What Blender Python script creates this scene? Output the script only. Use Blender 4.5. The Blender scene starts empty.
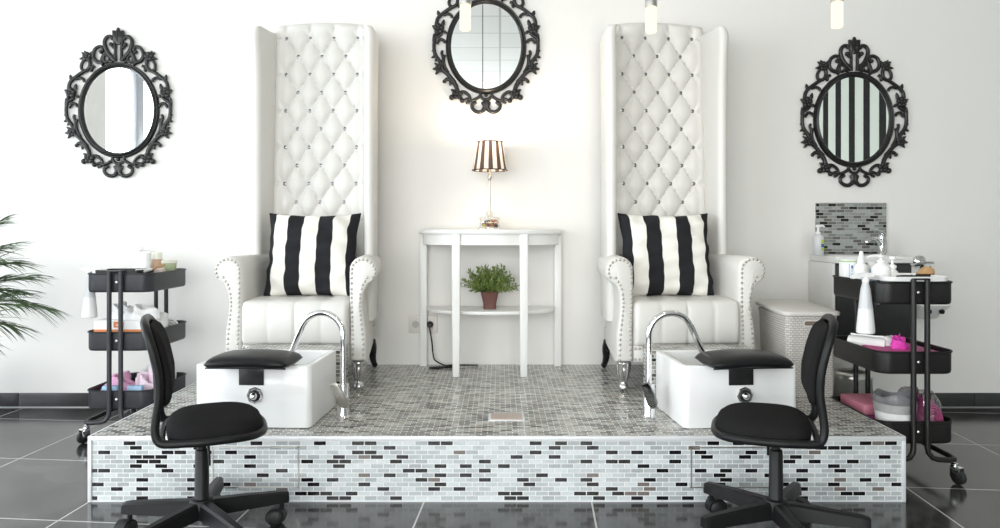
import bpy, bmesh, math, random
from math import sin, cos, pi, radians, sqrt
from mathutils import Vector, Matrix

S = bpy.context.scene
COL = S.collection
random.seed(7)
PH = 0.24            # platform height

# ------------------------------------------------------------------ materials
def srgb(r, g, b):
    f = lambda c: c / 12.92 if c <= 0.04045 else ((c + 0.055) / 1.055) ** 2.4
    return (f(r / 255), f(g / 255), f(b / 255), 1)

def nodes_of(name):
    m = bpy.data.materials.new(name); m.use_nodes = True
    nt = m.node_tree
    return m, nt, nt.nodes['Principled BSDF']

def N(nt, typ, **kw):
    n = nt.nodes.new(typ)
    for k, v in kw.items(): setattr(n, k, v)
    return n

def mat(name, col, rough=.5, metal=0., var=.06, scale=30., bump=0., bscale=200., spec=.5, coat=0., trans=0., alpha=1., ior=1.45, sheen=0.):
    """principled surface with a little procedural colour variation and an optional fine bump"""
    m, nt, p = nodes_of(name)
    tc = N(nt, 'ShaderNodeTexCoord')
    nz = N(nt, 'ShaderNodeTexNoise'); nz.inputs['Scale'].default_value = scale
    nz.inputs['Detail'].default_value = 4
    nt.links.new(tc.outputs['Object'], nz.inputs['Vector'])
    mx = N(nt, 'ShaderNodeMix', data_type='RGBA')
    c = Vector(col[:3])
    mx.inputs[6].default_value = (*(c * (1 - var)), 1)
    mx.inputs[7].default_value = (*[min(1, v) for v in c * (1 + var)], 1)
    nt.links.new(nz.outputs['Fac'], mx.inputs[0])
    nt.links.new(mx.outputs[2], p.inputs['Base Color'])
    p.inputs['Roughness'].default_value = rough
    p.inputs['Metallic'].default_value = metal
    p.inputs['Specular IOR Level'].default_value = spec
    p.inputs['Coat Weight'].default_value = coat
    p.inputs['Transmission Weight'].default_value = trans
    p.inputs['Alpha'].default_value = alpha
    p.inputs['IOR'].default_value = ior
    p.inputs['Sheen Weight'].default_value = sheen
    if bump:
        b = N(nt, 'ShaderNodeBump'); b.inputs['Strength'].default_value = bump
        b.inputs['Distance'].default_value = .002
        n2 = N(nt, 'ShaderNodeTexNoise'); n2.inputs['Scale'].default_value = bscale
        nt.links.new(tc.outputs['Object'], n2.inputs['Vector'])
        nt.links.new(n2.outputs['Fac'], b.inputs['Height'])
        nt.links.new(b.outputs['Normal'], p.inputs['Normal'])
    return m

def ramp(nt, stops, mode='CONSTANT'):
    r = N(nt, 'ShaderNodeValToRGB'); r.color_ramp.interpolation = mode
    e = r.color_ramp.elements
    e[0].position, e[0].color = stops[0]
    e[1].position, e[1].color = stops[1]
    for pos, c in stops[2:]:
        x = e.new(pos); x.color = c
    return r

def mosaic(name, stops, grout, w=.0465, h=.01675, rough=.14):
    """glass mosaic in running bond; UV is in metres"""
    m, nt, p = nodes_of(name)
    uv = N(nt, 'ShaderNodeUVMap')
    br = N(nt, 'ShaderNodeTexBrick'); br.offset = .5; br.offset_frequency = 2
    br.inputs['Color1'].default_value = (0, 0, 0, 1); br.inputs['Color2'].default_value = (1, 1, 1, 1)
    br.inputs['Mortar'].default_value = (.5, .5, .5, 1)
    br.inputs['Scale'].default_value = 1; br.inputs['Mortar Size'].default_value = .0015
    br.inputs['Mortar Smooth'].default_value = .15
    br.inputs['Brick Width'].default_value = w; br.inputs['Row Height'].default_value = h
    nt.links.new(uv.outputs['UV'], br.inputs['Vector'])
    r = ramp(nt, stops)
    nt.links.new(br.outputs['Color'], r.inputs['Fac'])
    nz = N(nt, 'ShaderNodeTexNoise'); nz.inputs['Scale'].default_value = 90; nz.inputs['Detail'].default_value = 6
    nt.links.new(uv.outputs['UV'], nz.inputs['Vector'])
    ov = N(nt, 'ShaderNodeMix', data_type='RGBA', blend_type='OVERLAY'); ov.inputs[0].default_value = .25
    nt.links.new(r.outputs['Color'], ov.inputs[6]); nt.links.new(nz.outputs['Fac'], ov.inputs[7])
    mx = N(nt, 'ShaderNodeMix', data_type='RGBA')
    nt.links.new(br.outputs['Fac'], mx.inputs[0]); nt.links.new(ov.outputs[2], mx.inputs[6])
    mx.inputs[7].default_value = grout
    nt.links.new(mx.outputs[2], p.inputs['Base Color'])
    mr = N(nt, 'ShaderNodeMapRange'); mr.inputs['To Min'].default_value = rough; mr.inputs['To Max'].default_value = .7
    nt.links.new(br.outputs['Fac'], mr.inputs['Value']); nt.links.new(mr.outputs[0], p.inputs['Roughness'])
    b = N(nt, 'ShaderNodeBump'); b.inputs['Strength'].default_value = .5; b.inputs['Distance'].default_value = .001; b.invert = True
    nt.links.new(br.outputs['Fac'], b.inputs['Height']); nt.links.new(b.outputs['Normal'], p.inputs['Normal'])
    return m

def stripes(name, ca, cb, period, phase, duty=.5, rough=.8, axis=0, bump=0.):
    """two-colour stripes along one UV axis"""
    m, nt, p = nodes_of(name)
    uv = N(nt, 'ShaderNodeUVMap'); sx = N(nt, 'ShaderNodeSeparateXYZ')
    nt.links.new(uv.outputs['UV'], sx.inputs[0])
    a = N(nt, 'ShaderNodeMath', operation='ADD'); a.inputs[1].default_value = phase
    d = N(nt, 'ShaderNodeMath', operation='DIVIDE'); d.inputs[1].default_value = period
    fr = N(nt, 'ShaderNodeMath', operation='FRACT'); lt = N(nt, 'ShaderNodeMath', operation='LESS_THAN'); lt.inputs[1].default_value = duty
    nt.links.new(sx.outputs[axis], a.inputs[0]); nt.links.new(a.outputs[0], d.inputs[0])
    nt.links.new(d.outputs[0], fr.inputs[0]); nt.links.new(fr.outputs[0], lt.inputs[0])
    mx = N(nt, 'ShaderNodeMix', data_type='RGBA')
    nt.links.new(lt.outputs[0], mx.inputs[0]); mx.inputs[6].default_value = cb; mx.inputs[7].default_value = ca
    nt.links.new(mx.outputs[2], p.inputs['Base Color'])
    p.inputs['Roughness'].default_value = rough
    p.inputs['Specular IOR Level'].default_value = .2
    if bump:
        tc = N(nt, 'ShaderNodeTexCoord'); n2 = N(nt, 'ShaderNodeTexNoise'); n2.inputs['Scale'].default_value = 260
        nt.links.new(tc.outputs['Object'], n2.inputs['Vector'])
        b = N(nt, 'ShaderNodeBump'); b.inputs['Strength'].default_value = bump; b.inputs['Distance'].default_value = .002
        nt.links.new(n2.outputs['Fac'], b.inputs['Height']); nt.links.new(b.outputs['Normal'], p.inputs['Normal'])
    m['mixnode'] = mx.name
    return m

def emission(name, col, strength):
    m = bpy.data.materials.new(name); m.use_nodes = True; nt = m.node_tree
    nt.nodes.clear()
    o = N(nt, 'ShaderNodeOutputMaterial'); e = N(nt, 'ShaderNodeEmission')
    e.inputs[0].default_value = col; e.inputs[1].default_value = strength
    nt.links.new(e.outputs[0], o.inputs[0])
    return m

def thin_glass(name, tint, gloss=.08, rough=.02):
    """clear thin sheet: lets light straight through with a weak reflection"""
    m = bpy.data.materials.new(name); m.use_nodes = True; nt = m.node_tree; nt.nodes.clear()
    o = N(nt, 'ShaderNodeOutputMaterial'); t = N(nt, 'ShaderNodeBsdfTransparent'); g = N(nt, 'ShaderNodeBsdfGlossy')
    t.inputs[0].default_value = tint; g.inputs['Roughness'].default_value = rough
    x = N(nt, 'ShaderNodeMixShader'); lw = N(nt, 'ShaderNodeLayerWeight'); lw.inputs[0].default_value = .25
    mp = N(nt, 'ShaderNodeMapRange'); mp.inputs['To Min'].default_value = gloss; mp.inputs['To Max'].default_value = .7
    nt.links.new(lw.outputs['Facing'], mp.inputs['Value'])
    nt.links.new(mp.outputs[0], x.inputs[0]); nt.links.new(t.outputs[0], x.inputs[1]); nt.links.new(g.outputs[0], x.inputs[2])
    nt.links.new(x.outputs[0], o.inputs[0])
    return m

M = {}
M['wall'] = mat('plaster_warm_white', (.80, .782, .758), .85, var=.012, scale=3, bump=.12, bscale=150, spec=.2)
M['ceil_white'] = mat('white_paint', (.8, .8, .78), .9, var=.01)
M['window_metal'] = mat('grey_window_metal', (.33, .34, .37), .4, .3)
M['skirting'] = mat('slate_skirting', (.04, .04, .042), .3, var=.3, scale=25)
M['trim'] = mat('white_metal_trim', (.74, .75, .77), .35, .15, var=.03)
M['leather'] = mat('white_leather', (.70, .685, .655), .40, var=.02, scale=8, bump=.12, bscale=320, spec=.45)
M['crystal'] = mat('crystal_button', (.20, .20, .21), .2, .7, var=.3, scale=400)
M['nail'] = mat('nickel_nailhead', (.50, .47, .43), .28, .9, var=.1)
M['silver'] = mat('silver_leg', (.62, .61, .6), .22, .95, var=.15, scale=60)
M['blackleg'] = mat('black_lacquer', (.012, .012, .013), .25, var=.2)
M['acrylic'] = mat('white_acrylic', (.84, .84, .84), .12, var=.01, spec=.5)
M['chrome'] = mat('chrome', (.78, .78, .79), .07, 1., var=.02)
M['darkchrome'] = mat('dark_chrome', (.25, .25, .26), .12, 1., var=.05)
M['satin'] = mat('satin_steel', (.62, .6, .57), .3, 1., var=.08, scale=40)
M['blackvinyl'] = mat('black_vinyl', (.010, .010, .011), .34, var=.2, bump=.2, bscale=300, spec=.28)
M['blackfabric'] = mat('black_fabric', (.014, .0135, .014), .95, var=.35, scale=300, bump=.35, bscale=900, spec=.12)
M['blackplastic'] = mat('black_plastic', (.009, .009, .0095), .42, var=.15, scale=50, spec=.28)
M['plate'] = mat('black_plate', (.03, .03, .03), .25, .4, var=.1)
M['charcoal'] = mat('charcoal_powder_coat', (.036, .037, .042), .42, .25, var=.12, scale=80)
M['blacktrolley'] = mat('black_powder_coat', (.017, .016, .016), .4, .2, var=.12, scale=80)
M['tablewhite'] = mat('white_lacquer', (.80, .795, .78), .35, var=.01)
M['frameblack'] = mat('black_carved_resin', (.014, .0135, .0135), .36, var=.25, scale=60)
M['mirror'] = mat('mirror_silver', (.90, .91, .90), .005, 1., var=.0)
M['greenleaf'] = mat('green_leaf', (.17, .235, .06), .55, var=.6, scale=45)
M['palmleaf'] = mat('palm_leaf', (.10, .16, .075), .5, var=.5, scale=14)
M['palmstem'] = mat('palm_stem', (.14, .2, .06), .5, var=.2)
M['pot'] = mat('brown_ceramic', (.13, .055, .045), .45, var=.1)
M['soil'] = mat('soil', (.03, .02, .014), .95, var=.5, scale=100)
M['planter'] = mat('grey_planter', (.3, .3, .3), .6, var=.1)
M['socket'] = mat('ivory_socket_plastic', (.72, .69, .64), .4, var=.01)
M['socketdark'] = mat('socket_recess', (.45, .43, .40), .5, var=.02)
M['rubber'] = mat('black_rubber', (.012, .012, .012), .5, var=.1)
M['whiteplastic'] = mat('white_plastic', (.83, .83, .82), .35, var=.01)
M['whitematte'] = mat('white_paper', (.82, .82, .82), .8, var=.03, scale=60)
M['towel'] = mat('white_terry', (.82, .81, .80), .95, var=.06, scale=200, bump=.8, bscale=420, sheen=.2, spec=.1)
M['orange'] = mat('orange_card', (.72, .24, .08), .6, var=.05)
M['pink'] = mat('pink_cloth', (.86, .42, .62), .85, var=.35, scale=70, bump=.5, bscale=120)
M['pinklace'] = mat('pink_lace', (.90, .68, .78), .85, var=.25, scale=120, bump=.8, bscale=140)
M['magenta'] = mat('magenta_mesh', (.72, .05, .42), .6, var=.35, scale=60, bump=.5, bscale=100)
M['rose'] = mat('rose_cloth', (.52, .10, .26), .6, var=.3, scale=40)
M['plum'] = mat('plum_plastic_film', (.42, .06, .22), .25, var=.4, scale=35, bump=.4, bscale=60)
M['palerose'] = mat('pale_rose_card', (.62, .22, .30), .5, var=.15)
M['blueprint'] = mat('blue_print', (.05, .13, .45), .5, var=.1)
M['lightblue'] = mat('light_blue_print', (.35, .52, .72), .5, var=.1)
M['greenprint'] = mat('green_print', (.34, .52, .22), .5, var=.1)
M['limeprint'] = mat('lime_label', (.42, .55, .05), .5, var=.1)
M['navyprint'] = mat('navy_label', (.06, .12, .22), .5, var=.1)
M['bowl_glass'] = mat('frosted_green_glass', (.55, .64, .40), .3, var=.05, trans=.15)
M['bowl_rim'] = mat('pale_lid', (.80, .80, .70), .3, var=.05)
M['brownjar'] = mat('tan_jar', (.50, .33, .23), .4, var=.2, scale=60)
M['wood'] = mat('pale_wood', (.48, .28, .13), .55, var=.25, scale=50)
M['graybag'] = mat('grey_bin_liner', (.19, .19, .20), .35, var=.3, scale=40, bump=.6, bscale=60)
M['grayband'] = mat('grey_rim_band', (.42, .41, .41), .35, .2, var=.2, scale=60)
M['emblem'] = mat('pale_grey_print', (.60, .60, .61), .5, var=.05)
M['hose'] = mat('milky_liquid', (.83, .83, .83), .3, var=.02)
M['frost'] = mat('frosted_plastic', (.74, .75, .77), .3, var=.03, trans=.25)
M['clear'] = thin_glass('clear_plastic', (.93, .95, .94, 1))
M['film'] = thin_glass('plastic_film', (.9, .88, .89, 1), gloss=.22, rough=.12)
M['glass'] = thin_glass('lamp_glass', (.98, .975, .96, 1), gloss=.04)
M['pane'] = thin_glass('window_glass', (.97, .99, 1, 1), gloss=.05)
M['cabinet'] = mat('black_gloss_cabinet', (.034, .034, .035), .14, var=.1)
M['cabinetedge'] = mat('grey_cabinet_edge', (.42, .41, .40), .4, var=.03)
M['counter'] = mat('white_ceramic', (.80, .795, .78), .15, var=.01)
M['bulb'] = emission('warm_bulb', (1, .86, .62, 1), 1.4)
M['lampbulb'] = emission('lamp_bulb', (1, .82, .58, 1), 10)
M['stone_dark'] = mat('dark_pebble', (.03, .026, .024), .3, var=.4)
M['stone_rust'] = mat('rust_pebble', (.46, .17, .08), .4, var=.3)
M['stone_pale'] = mat('pale_pebble', (.62, .56, .48), .4, var=.2)
M['stone_gold'] = mat('gold_pebble', (.55, .38, .08), .4, var=.2)
M['mosaic'] = mosaic('glass_mosaic', [
    (0, (.008, .008, .010, 1)), (.19, (.17, .145, .135, 1)), (.21, (.37, .395, .405, 1)), (.34, (.44, .475, .485, 1)),
    (.58, (.51, .55, .56, 1)), (.8, (.60, .635, .645, 1))], (.80, .795, .785, 1))
M['mosaic_floor'] = mosaic('glass_mosaic_floor', [
    (0, (.02, .02, .02, 1)), (.13, (.10, .093, .083, 1)), (.30, (.235, .235, .21, 1)), (.5, (.34, .345, .315, 1)),
    (.72, (.47, .475, .44, 1)), (.9, (.33, .29, .25, 1))], (.78, .77, .75, 1), rough=.12)
M['mosaic_wall'] = mosaic('glass_mosaic_wall', [
    (0, (.010, .010, .010, 1)), (.22, (.13, .125, .115, 1)), (.36, (.20, .21, .20, 1)), (.58, (.26, .275, .265, 1)),
    (.8, (.34, .36, .345, 1))], (.36, .36, .34, 1), w=.047, h=.0168)
M['cushion'] = stripes('striped_cotton', (.018, .018, .021, 1), (.80, .78, .73, 1),   .15, .1125, .5, .9, bump=.3)
M['stripewall'] = stripes('striped_wallpaper', (.012, .012, .012, 1), (.62, .66, .60, 1), .30, .02, .43, .8)

def floor_mat():
    m, nt, p = nodes_of('slate_floor_tile')
    uv = N(nt, 'ShaderNodeUVMap')
    br = N(nt, 'ShaderNodeTexBrick'); br.offset = 0
    br.inputs['Color1'].default_value = (0, 0, 0, 1); br.inputs['Color2'].default_value = (1, 1, 1, 1)
    br.inputs['Scale'].default_value = 1; br.inputs['Mortar Size'].default_value = .0032; br.inputs['Mortar Smooth'].default_value = .1
    br.inputs['Brick Width'].default_value = .613; br.inputs['Row Height'].default_value = .592
    nt.links.new(uv.outputs['UV'], br.inputs['Vector'])
    nz = N(nt, 'ShaderNodeTexNoise'); nz.inputs['Scale'].default_value = 5; nz.inputs['Detail'].default_value = 9; nz.inputs['Roughness'].default_value = .68
    nz.inputs['Distortion'].default_value = .6
    nt.links.new(uv.outputs['UV'], nz.inputs['Vector'])
    r = ramp(nt, [(.30, (.012, .012, .0125, 1)), (.52, (.038, .037, .037, 1)), (.72, (.085, .082, .081, 1))], 'LINEAR')
    nt.links.new(nz.outputs['Fac'], r.inputs['Fac'])
    mx = N(nt, 'ShaderNodeMix', data_type='RGBA')
    nt.links.new(br.outputs['Fac'], mx.inputs[0]); nt.links.new(r.outputs['Color'], mx.inputs[6]); mx.inputs[7].default_value = (.52, .51, .49, 1)
    nt.links.new(mx.outputs[2], p.inputs['Base Color'])
    mr = N(nt, 'ShaderNodeMapRange'); mr.inputs['To Min'].default_value = .07; mr.inputs['To Max'].default_value = .22
    nt.links.new(nz.outputs['Fac'], mr.inputs['Value']); nt.links.new(mr.outputs[0], p.inputs['Roughness'])
    b = N(nt, 'ShaderNodeBump'); b.inputs['Strength'].default_value = .22; b.inputs['Distance'].default_value = .002
    nt.links.new(nz.outputs['Fac'], b.inputs['Height']); nt.links.new(b.outputs['Normal'], p.inputs['Normal'])
    p.inputs['IOR'].default_value = 1.72
    return m
M['floor'] = floor_mat()

def ceiling_mat():
    m, nt, p = nodes_of('ceiling_tile_grid')
    uv = N(nt, 'ShaderNodeUVMap')
    br = N(nt, 'ShaderNodeTexBrick'); br.offset = 0
    br.inputs['Color1'].default_value = (.72, .73, .71, 1); br.inputs['Color2'].default_value = (.78, .79, .77, 1)
    br.inputs['Mortar'].default_value = (.48, .48, .46, 1)
    br.inputs['Scale'].default_value = 1; br.inputs['Mortar Size'].default_value = .012
    br.inputs['Brick Width'].default_value = 1.2; br.inputs['Row Height'].default_value = .6
    nt.links.new(uv.outputs['UV'], br.inputs['Vector']); nt.links.new(br.outputs['Color'], p.inputs['Base Color'])
    p.inputs['Roughness'].default_value = .9
    return m
M['ceiling'] = ceiling_mat()

def weave_mat():
    m, nt, p = nodes_of('woven_plastic')
    uv = N(nt, 'ShaderNodeUVMap')
    br = N(nt, 'ShaderNodeTexBrick'); br.offset = .5
    br.inputs['Color1'].default_value = (.60, .575, .54, 1); br.inputs['Color2'].default_value = (.66, .635, .60, 1)
    br.inputs['Mortar'].default_value = (.40, .375, .345, 1)
    br.inputs['Scale'].default_value = 1; br.inputs['Mortar Size'].default_value = .0022; br.inputs['Mortar Smooth'].default_value = .8
    br.inputs['Brick Width'].default_value = .019; br.inputs['Row Height'].default_value = .0105
    nt.links.new(uv.outputs['UV'], br.inputs['Vector']); nt.links.new(br.outputs['Color'], p.inputs['Base Color'])
    p.inputs['Roughness'].default_value = .5
    b = N(nt, 'ShaderNodeBump'); b.inputs['Strength'].default_value = .9; b.inputs['Distance'].default_value = .003; b.invert = True
    nt.links.new(br.outputs['Fac'], b.inputs['Height']); nt.links.new(b.outputs['Normal'], p.inputs['Normal'])
    return m
M['weave'] = weave_mat()
M['hamperplastic'] = mat('taupe_plastic', (.62, .595, .56), .5, var=.02)

def shade_mat():
    m = stripes('striped_lamp_shade', (.19, .14, .115, 1), (.85, .82, .78, 1), 1 / 12, 0, .5, .9)
    nt = m.node_tree; p = nt.nodes['Principled BSDF']; out = nt.nodes['Material Output']
    tr = N(nt, 'ShaderNodeBsdfTranslucent'); x = N(nt, 'ShaderNodeMixShader'); x.inputs[0].default_value = .45
    mx = nt.nodes[m['mixnode']]
    nt.links.new(mx.outputs[2], tr.inputs[0])
    nt.links.new(p.outputs[0], x.inputs[1]); nt.links.new(tr.outputs[0], x.inputs[2]); nt.links.new(x.outputs[0], out.inputs[0])
    return m
M['shade'] = shade_mat()
M['shadeband'] = mat('dark_shade_band', (.05, .03, .022), .8, var=.1)

# ------------------------------------------------------------------ mesh helpers
class MB:
    """collects shapes and links them as ONE mesh object"""
    def __init__(s): s.v = []; s.f = []; s.uv = {}
    def add(s, vs, fs, mx=None):
        b = len(s.v)
        s.v += [tuple(mx @ Vector(v)) if mx else tuple(v) for v in vs]
        s.f += [tuple(b + i for i in f) for f in fs]
        return s
    def box(s, x0, x1, y0, y1, z0, z1, bev=0., seg=2, mx=None):
        bm = bmesh.new(); bmesh.ops.create_cube(bm, size=1)
        for v in bm.verts:
            v.co = Vector(((x0 + x1) / 2 + v.co.x * (x1 - x0), (y0 + y1) / 2 + v.co.y * (y1 - y0), (z0 + z1) / 2 + v.co.z * (z1 - z0)))
        if bev: bmesh.ops.bevel(bm, geom=list(bm.edges), offset=bev, segments=seg, profile=.5, affect='EDGES')
        s.frombm(bm, mx); bm.free(); return s
    def frombm(s, bm, mx=None):
        bm.verts.index_update()
        s.add([v.co.copy() for v in bm.verts], [[v.index for v in f.verts] for f in bm.faces], mx)
    def loft(s, rings, cap0=True, cap1=True, closed=True, mx=None):
        n = len(rings[0]); vs = [p for r in rings for p in r]; fs = []
        for i in range(len(rings) - 1):
            for j in range(n if closed else n - 1):
                k = (j + 1) % n
                fs.append((i * n + j, i * n + k, (i + 1) * n + k, (i + 1) * n + j))
        if cap0: fs.append(tuple(range(n - 1, -1, -1)))
        if cap1: fs.append(tuple((len(rings) - 1) * n + j for j in range(n)))
        return s.add(vs, fs, mx)
    def tube(s, pts, r, n=10, closed=False, caps=True, sy=1., mx=None):
        pts = [Vector(p) for p in pts]; m = len(pts)
        rr = r if isinstance(r, (list, tuple)) else [r] * m
        tang = []
        for i in range(m):
            a = pts[(i - 1) % m] if (closed or i > 0) else pts[i]
            b = pts[(i + 1) % m] if (closed or i < m - 1) else pts[i]
            t = (b - a); tang.append(t.normalized() if t.length > 1e-9 else Vector((0, 0, 1)))
        up = Vector((0, 1, 0)) if abs(tang[0].y) < .9 else Vector((1, 0, 0))
        u = (up - tang[0] * up.dot(tang[0])).normalized()
        rings = []
        for i in range(m):
            u = (u - tang[i] * u.dot(tang[i]))
            u = u.normalized() if u.length > 1e-6 else Vector((1, 0, 0))
            w = tang[i].cross(u)
            rings.append([pts[i] + (u * cos(2 * pi * j / n) * sy + w * sin(2 * pi * j / n)) * rr[i] for j in range(n)])
        if closed: rings.append(rings[0]); caps = False
        return s.loft(rings, caps, caps, mx=mx)
    def lathe(s, prof, c=(0, 0, 0), n=24, mx=None, sx=1., sy=1.):
        rings = [[(c[0] + r * cos(2 * pi * j / n) * sx, c[1] + r * sin(2 * pi * j / n) * sy, c[2] + z) for j in range(n)] for r, z in prof]
        return s.loft(rings, mx=mx)
    def ball(s, c, r, n=10, m=7, sc=(1, 1, 1), mx=None):
        rings = []
        for i in range(m + 1):
            a = -pi / 2 + pi * i / m; q = max(cos(a), .02)
            rings.append([(c[0] + r * sc[0] * q * cos(2 * pi * j / n), c[1] + r * sc[1] * q * sin(2 * pi * j / n), c[2] + r * sc[2] * sin(a)) for j in range(n)])
        return s.loft(rings, mx=mx)
    def prism(s, poly, axis, lo, hi, mx=None):
        """2D outline extruded along an axis: 'y' takes (x,z), 'z' takes (x,y), 'x' takes (y,z)"""
        P = {'y': lambda p, t: (p[0], t, p[1]), 'z': lambda p, t: (p[0], p[1], t), 'x': lambda p, t: (t, p[0], p[1])}[axis]
        return s.loft([[P(p, lo) for p in poly], [P(p, hi) for p in poly]], mx=mx)
    def build(s, name, material, parent=None, at=(0, 0, 0), smooth=35, uv=None, bev=0., kind=None):
        me = bpy.data.meshes.new(name)
        a = Vector(at)
        me.from_pydata([Vector(v) - a for v in s.v], [], s.f)
        bm = bmesh.new(); bm.from_mesh(me)
        bmesh.ops.recalc_face_normals(bm, faces=list(bm.faces))
        if bev: bmesh.ops.bevel(bm, geom=[e for e in bm.edges if len(e.link_faces) == 2 and e.calc_face_angle() > .7], offset=bev, segments=2, profile=.5, affect='EDGES')
        bm.to_mesh(me); bm.free()
        for p in me.polygons: p.use_smooth = smooth > 0
        if smooth: me.set_sharp_from_angle(angle=radians(smooth))
        me.materials.append(material)
        if uv:
            l = me.uv_layers.new(name='UVMap')
            for p in me.polygons:
                for li in p.loop_indices:
                    l.data[li].uv = uv(me.vertices[me.loops[li].vertex_index].co + a, p.normal)
        o = bpy.data.objects.new(name, me); COL.objects.link(o)
        if parent: o.parent = parent
        else: o.location = a
        if kind: o['kind'] = kind
        return o

def boxuv(p, n):
    ax = max(range(3), key=lambda i: abs(n[i]))
    return ((p.y, p.z), (p.x, p.z), (p.x, p.y))[ax]

def thing(name, label, cat, loc=(0, 0, 0), rz=0., group=None):
    o = bpy.data.objects.new(name, None); COL.objects.link(o); o.empty_display_size = .05
    o.location = loc; o.rotation_euler.z = rz
    return tag(o, label, cat, group)
def tag(o, label, cat, group=None):
    o['label'] = label; o['category'] = cat
    if group: o['group'] = group
    return o
def structure(o): o['kind'] = 'structure'; return o
def copy_thing(root, loc, rz, label):
    r = root.copy(); COL.objects.link(r); r.location = loc; r.rotation_euler.z = rz; r['label'] = label
    for ch in list(root.children):
        c = ch.copy(); COL.objects.link(c); c.parent = r
        for g in list(ch.children):
            d = g.copy(); COL.objects.link(d); d.parent = c
    return r

def rrect(w, d, r, n=5, cx=0., cy=0.):
    out = []
    for (sx, sy, a0) in ((1, 1, 0), (-1, 1, pi / 2), (-1, -1, pi), (1, -1, 3 * pi / 2)):
        for k in range(n + 1):
            a = a0 + pi / 2 * k / n
            out.append((cx + sx * (w / 2 - r) + r * cos(a), cy + sy * (d / 2 - r) + r * sin(a)))
    return out
def ring3(poly, z): return [(x, y, z) for x, y in poly]
def smooth_path(pts, k=6):
    """Catmull-Rom through points"""
    P = [Vector(p) for p in pts]; P = [P[0] * 2 - P[1]] + P + [P[-1] * 2 - P[-2]]; out = []
    for i in range(1, len(P) - 2):
        for j in range(k):
            t = j / k; a, b, c, d = P[i - 1], P[i], P[i + 1], P[i + 2]
            out.append(.5 * ((2 * b) + (c - a) * t + (2 * a - 5 * b + 4 * c - d) * t * t + (3 * b - a - 3 * c + d) * t ** 3))
    out.append(P[-2]); return out
def RX(a): return Matrix.Rotation(a, 4, 'X')
def RY(a): return Matrix.Rotation(a, 4, 'Y')
def RZ(a): return Matrix.Rotation(a, 4, 'Z')
def T(*p): return Matrix.Translation(p)

# ------------------------------------------------------------------ room
XL, XR, YF, H = -4.0, 3.75, -7.2, 3.1
FU, FV = radians(3.2), radians(5.25)      # the floor tiles are laid a little askew to the back wall
def flooruv(p, n):
    u = p.x * cos(FU) - p.y * sin(FU); v = p.x * sin(FV) + p.y * cos(FV)
    return (u - .411, v + 1.0645)
structure(MB().box(XL - .2, XR + .2, YF - .2, .2, -.12, 0).build('floor', M['floor'], uv=flooruv, smooth=0))
structure(MB().box(XL - .2, XR + .2, YF - .2, .2, H, H + .12).build('ceiling', M['ceiling'], uv=lambda p, n: (p.x, p.y), smooth=0))
structure(MB().box(XL - .2, XR + .2, 0, .2, 0, H).build('wall_back', M['wall'], smooth=0))
structure(MB().box(XR, XR + .2, YF, 0, 0, H).build('wall_right', M['stripewall'], uv=lambda p, n: (p.y, p.z), smooth=0))
# left wall with a shop window opening
wl = MB()
wl.box(XL - .2, XL, -3.2, -2.55, 0, H).box(XL - .2, XL, -.25, 0, 0, H).box(XL - .2, XL, -2.55, -.25, 0, .1).box(XL - .2, XL, -2.55, -.25, 2.75, H).box(XL - .2, XL, YF, -6.4, 0, H).box(XL - .2, XL, -6.4, -3.2, 0, .15).box(XL - .2, XL, -6.4, -3.2, 2.85, H)
structure(wl.build('wall_left', M['wall'], smooth=0))
wf = MB()
wf.box(XL - .2, XR + .2, YF - .2, YF, 0, .12).box(XL - .2, XR + .2, YF - .2, YF, 2.9, H).box(XL - .2, XL + .3, YF - .2, YF, .12, 2.9).box(1.6, XR + .2, YF - .2, YF, .12, 2.9)
structure(wf.build('wall_front', M['wall'], smooth=0))
def window(name, x0, x1, y0, y1, z0, z1, mull):
    f = MB(); t = .07
    alongx = (x1 - x0) > (y1 - y0)
    def bar(a0, a1, b0, b1):
        if alongx: f.box(a0, a1, y0, y1, b0, b1, .006)
        else: f.box(x0, x1, a0, a1, b0, b1, .006)
    A0, A1 = (x0, x1) if alongx else (y0, y1)
    bar(A0, A1, z0, z0 + t); bar(A0, A1, z1 - t, z1); bar(A0, A0 + t, z0 + t, z1 - t); bar(A1 - t, A1, z0 + t, z1 - t)
    for m_, w in mull: bar(m_ - w / 2, m_ + w / 2, z0 + t, z1 - t)
    o = structure(f.build(name, M['window_metal']))
    g = MB()
    if alongx: g.box(x0 + t, x1 - t, (y0 + y1) / 2 - .004, (y0 + y1) / 2 + .004, z0 + t, z1 - t)
    else: g.box((x0 + x1) / 2 - .004, (x0 + x1) / 2 + .004, y0 + t, y1 - t, z0 + t, z1 - t)
    g.build('pane', M['pane'], o)
window('window_1', XL - .13, XL - .05, -6.4, -3.2, .15, 2.85, [(-3.98, .16), (-5.2, .07)])
window('window_3', XL - .13, XL - .05, -2.55, -.25, .1, 2.75, [(-1.4, .07)])
window('window_2', XL + .3, 1.6, YF - .13, YF - .05, .12, 2.9, [(-2.3, .07), (-.95, .07), (.35, .07)])
# skirting tiles on the back wall, left and right of the platform
def skirting(name, x0, x1, joints):
    m_ = MB(); xs = [x0] + joints + [x1]
    for a, b in zip(xs, xs[1:]): m_.box(a + .0015, b - .0015, -.011, -.0005, .006, .082, .0015)
    return structure(m_.build(name, M['skirting']))
skirting('baseboard_left', -3.98, -1.535, [-3.3, -2.694, -2.08])
skirting('baseboard_right', 1.525, 3.74, [2.04, 2.655, 3.27])
structure(MB().box(-3.98, -1.535, -.006, -.0005, 0.0005, .0055).build('trim_1', M['ceil_white']))
structure(MB().box(1.525, 3.74, -.006, -.0005, 0.0005, .0055).build('trim_2', M['cabinetedge']))

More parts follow.
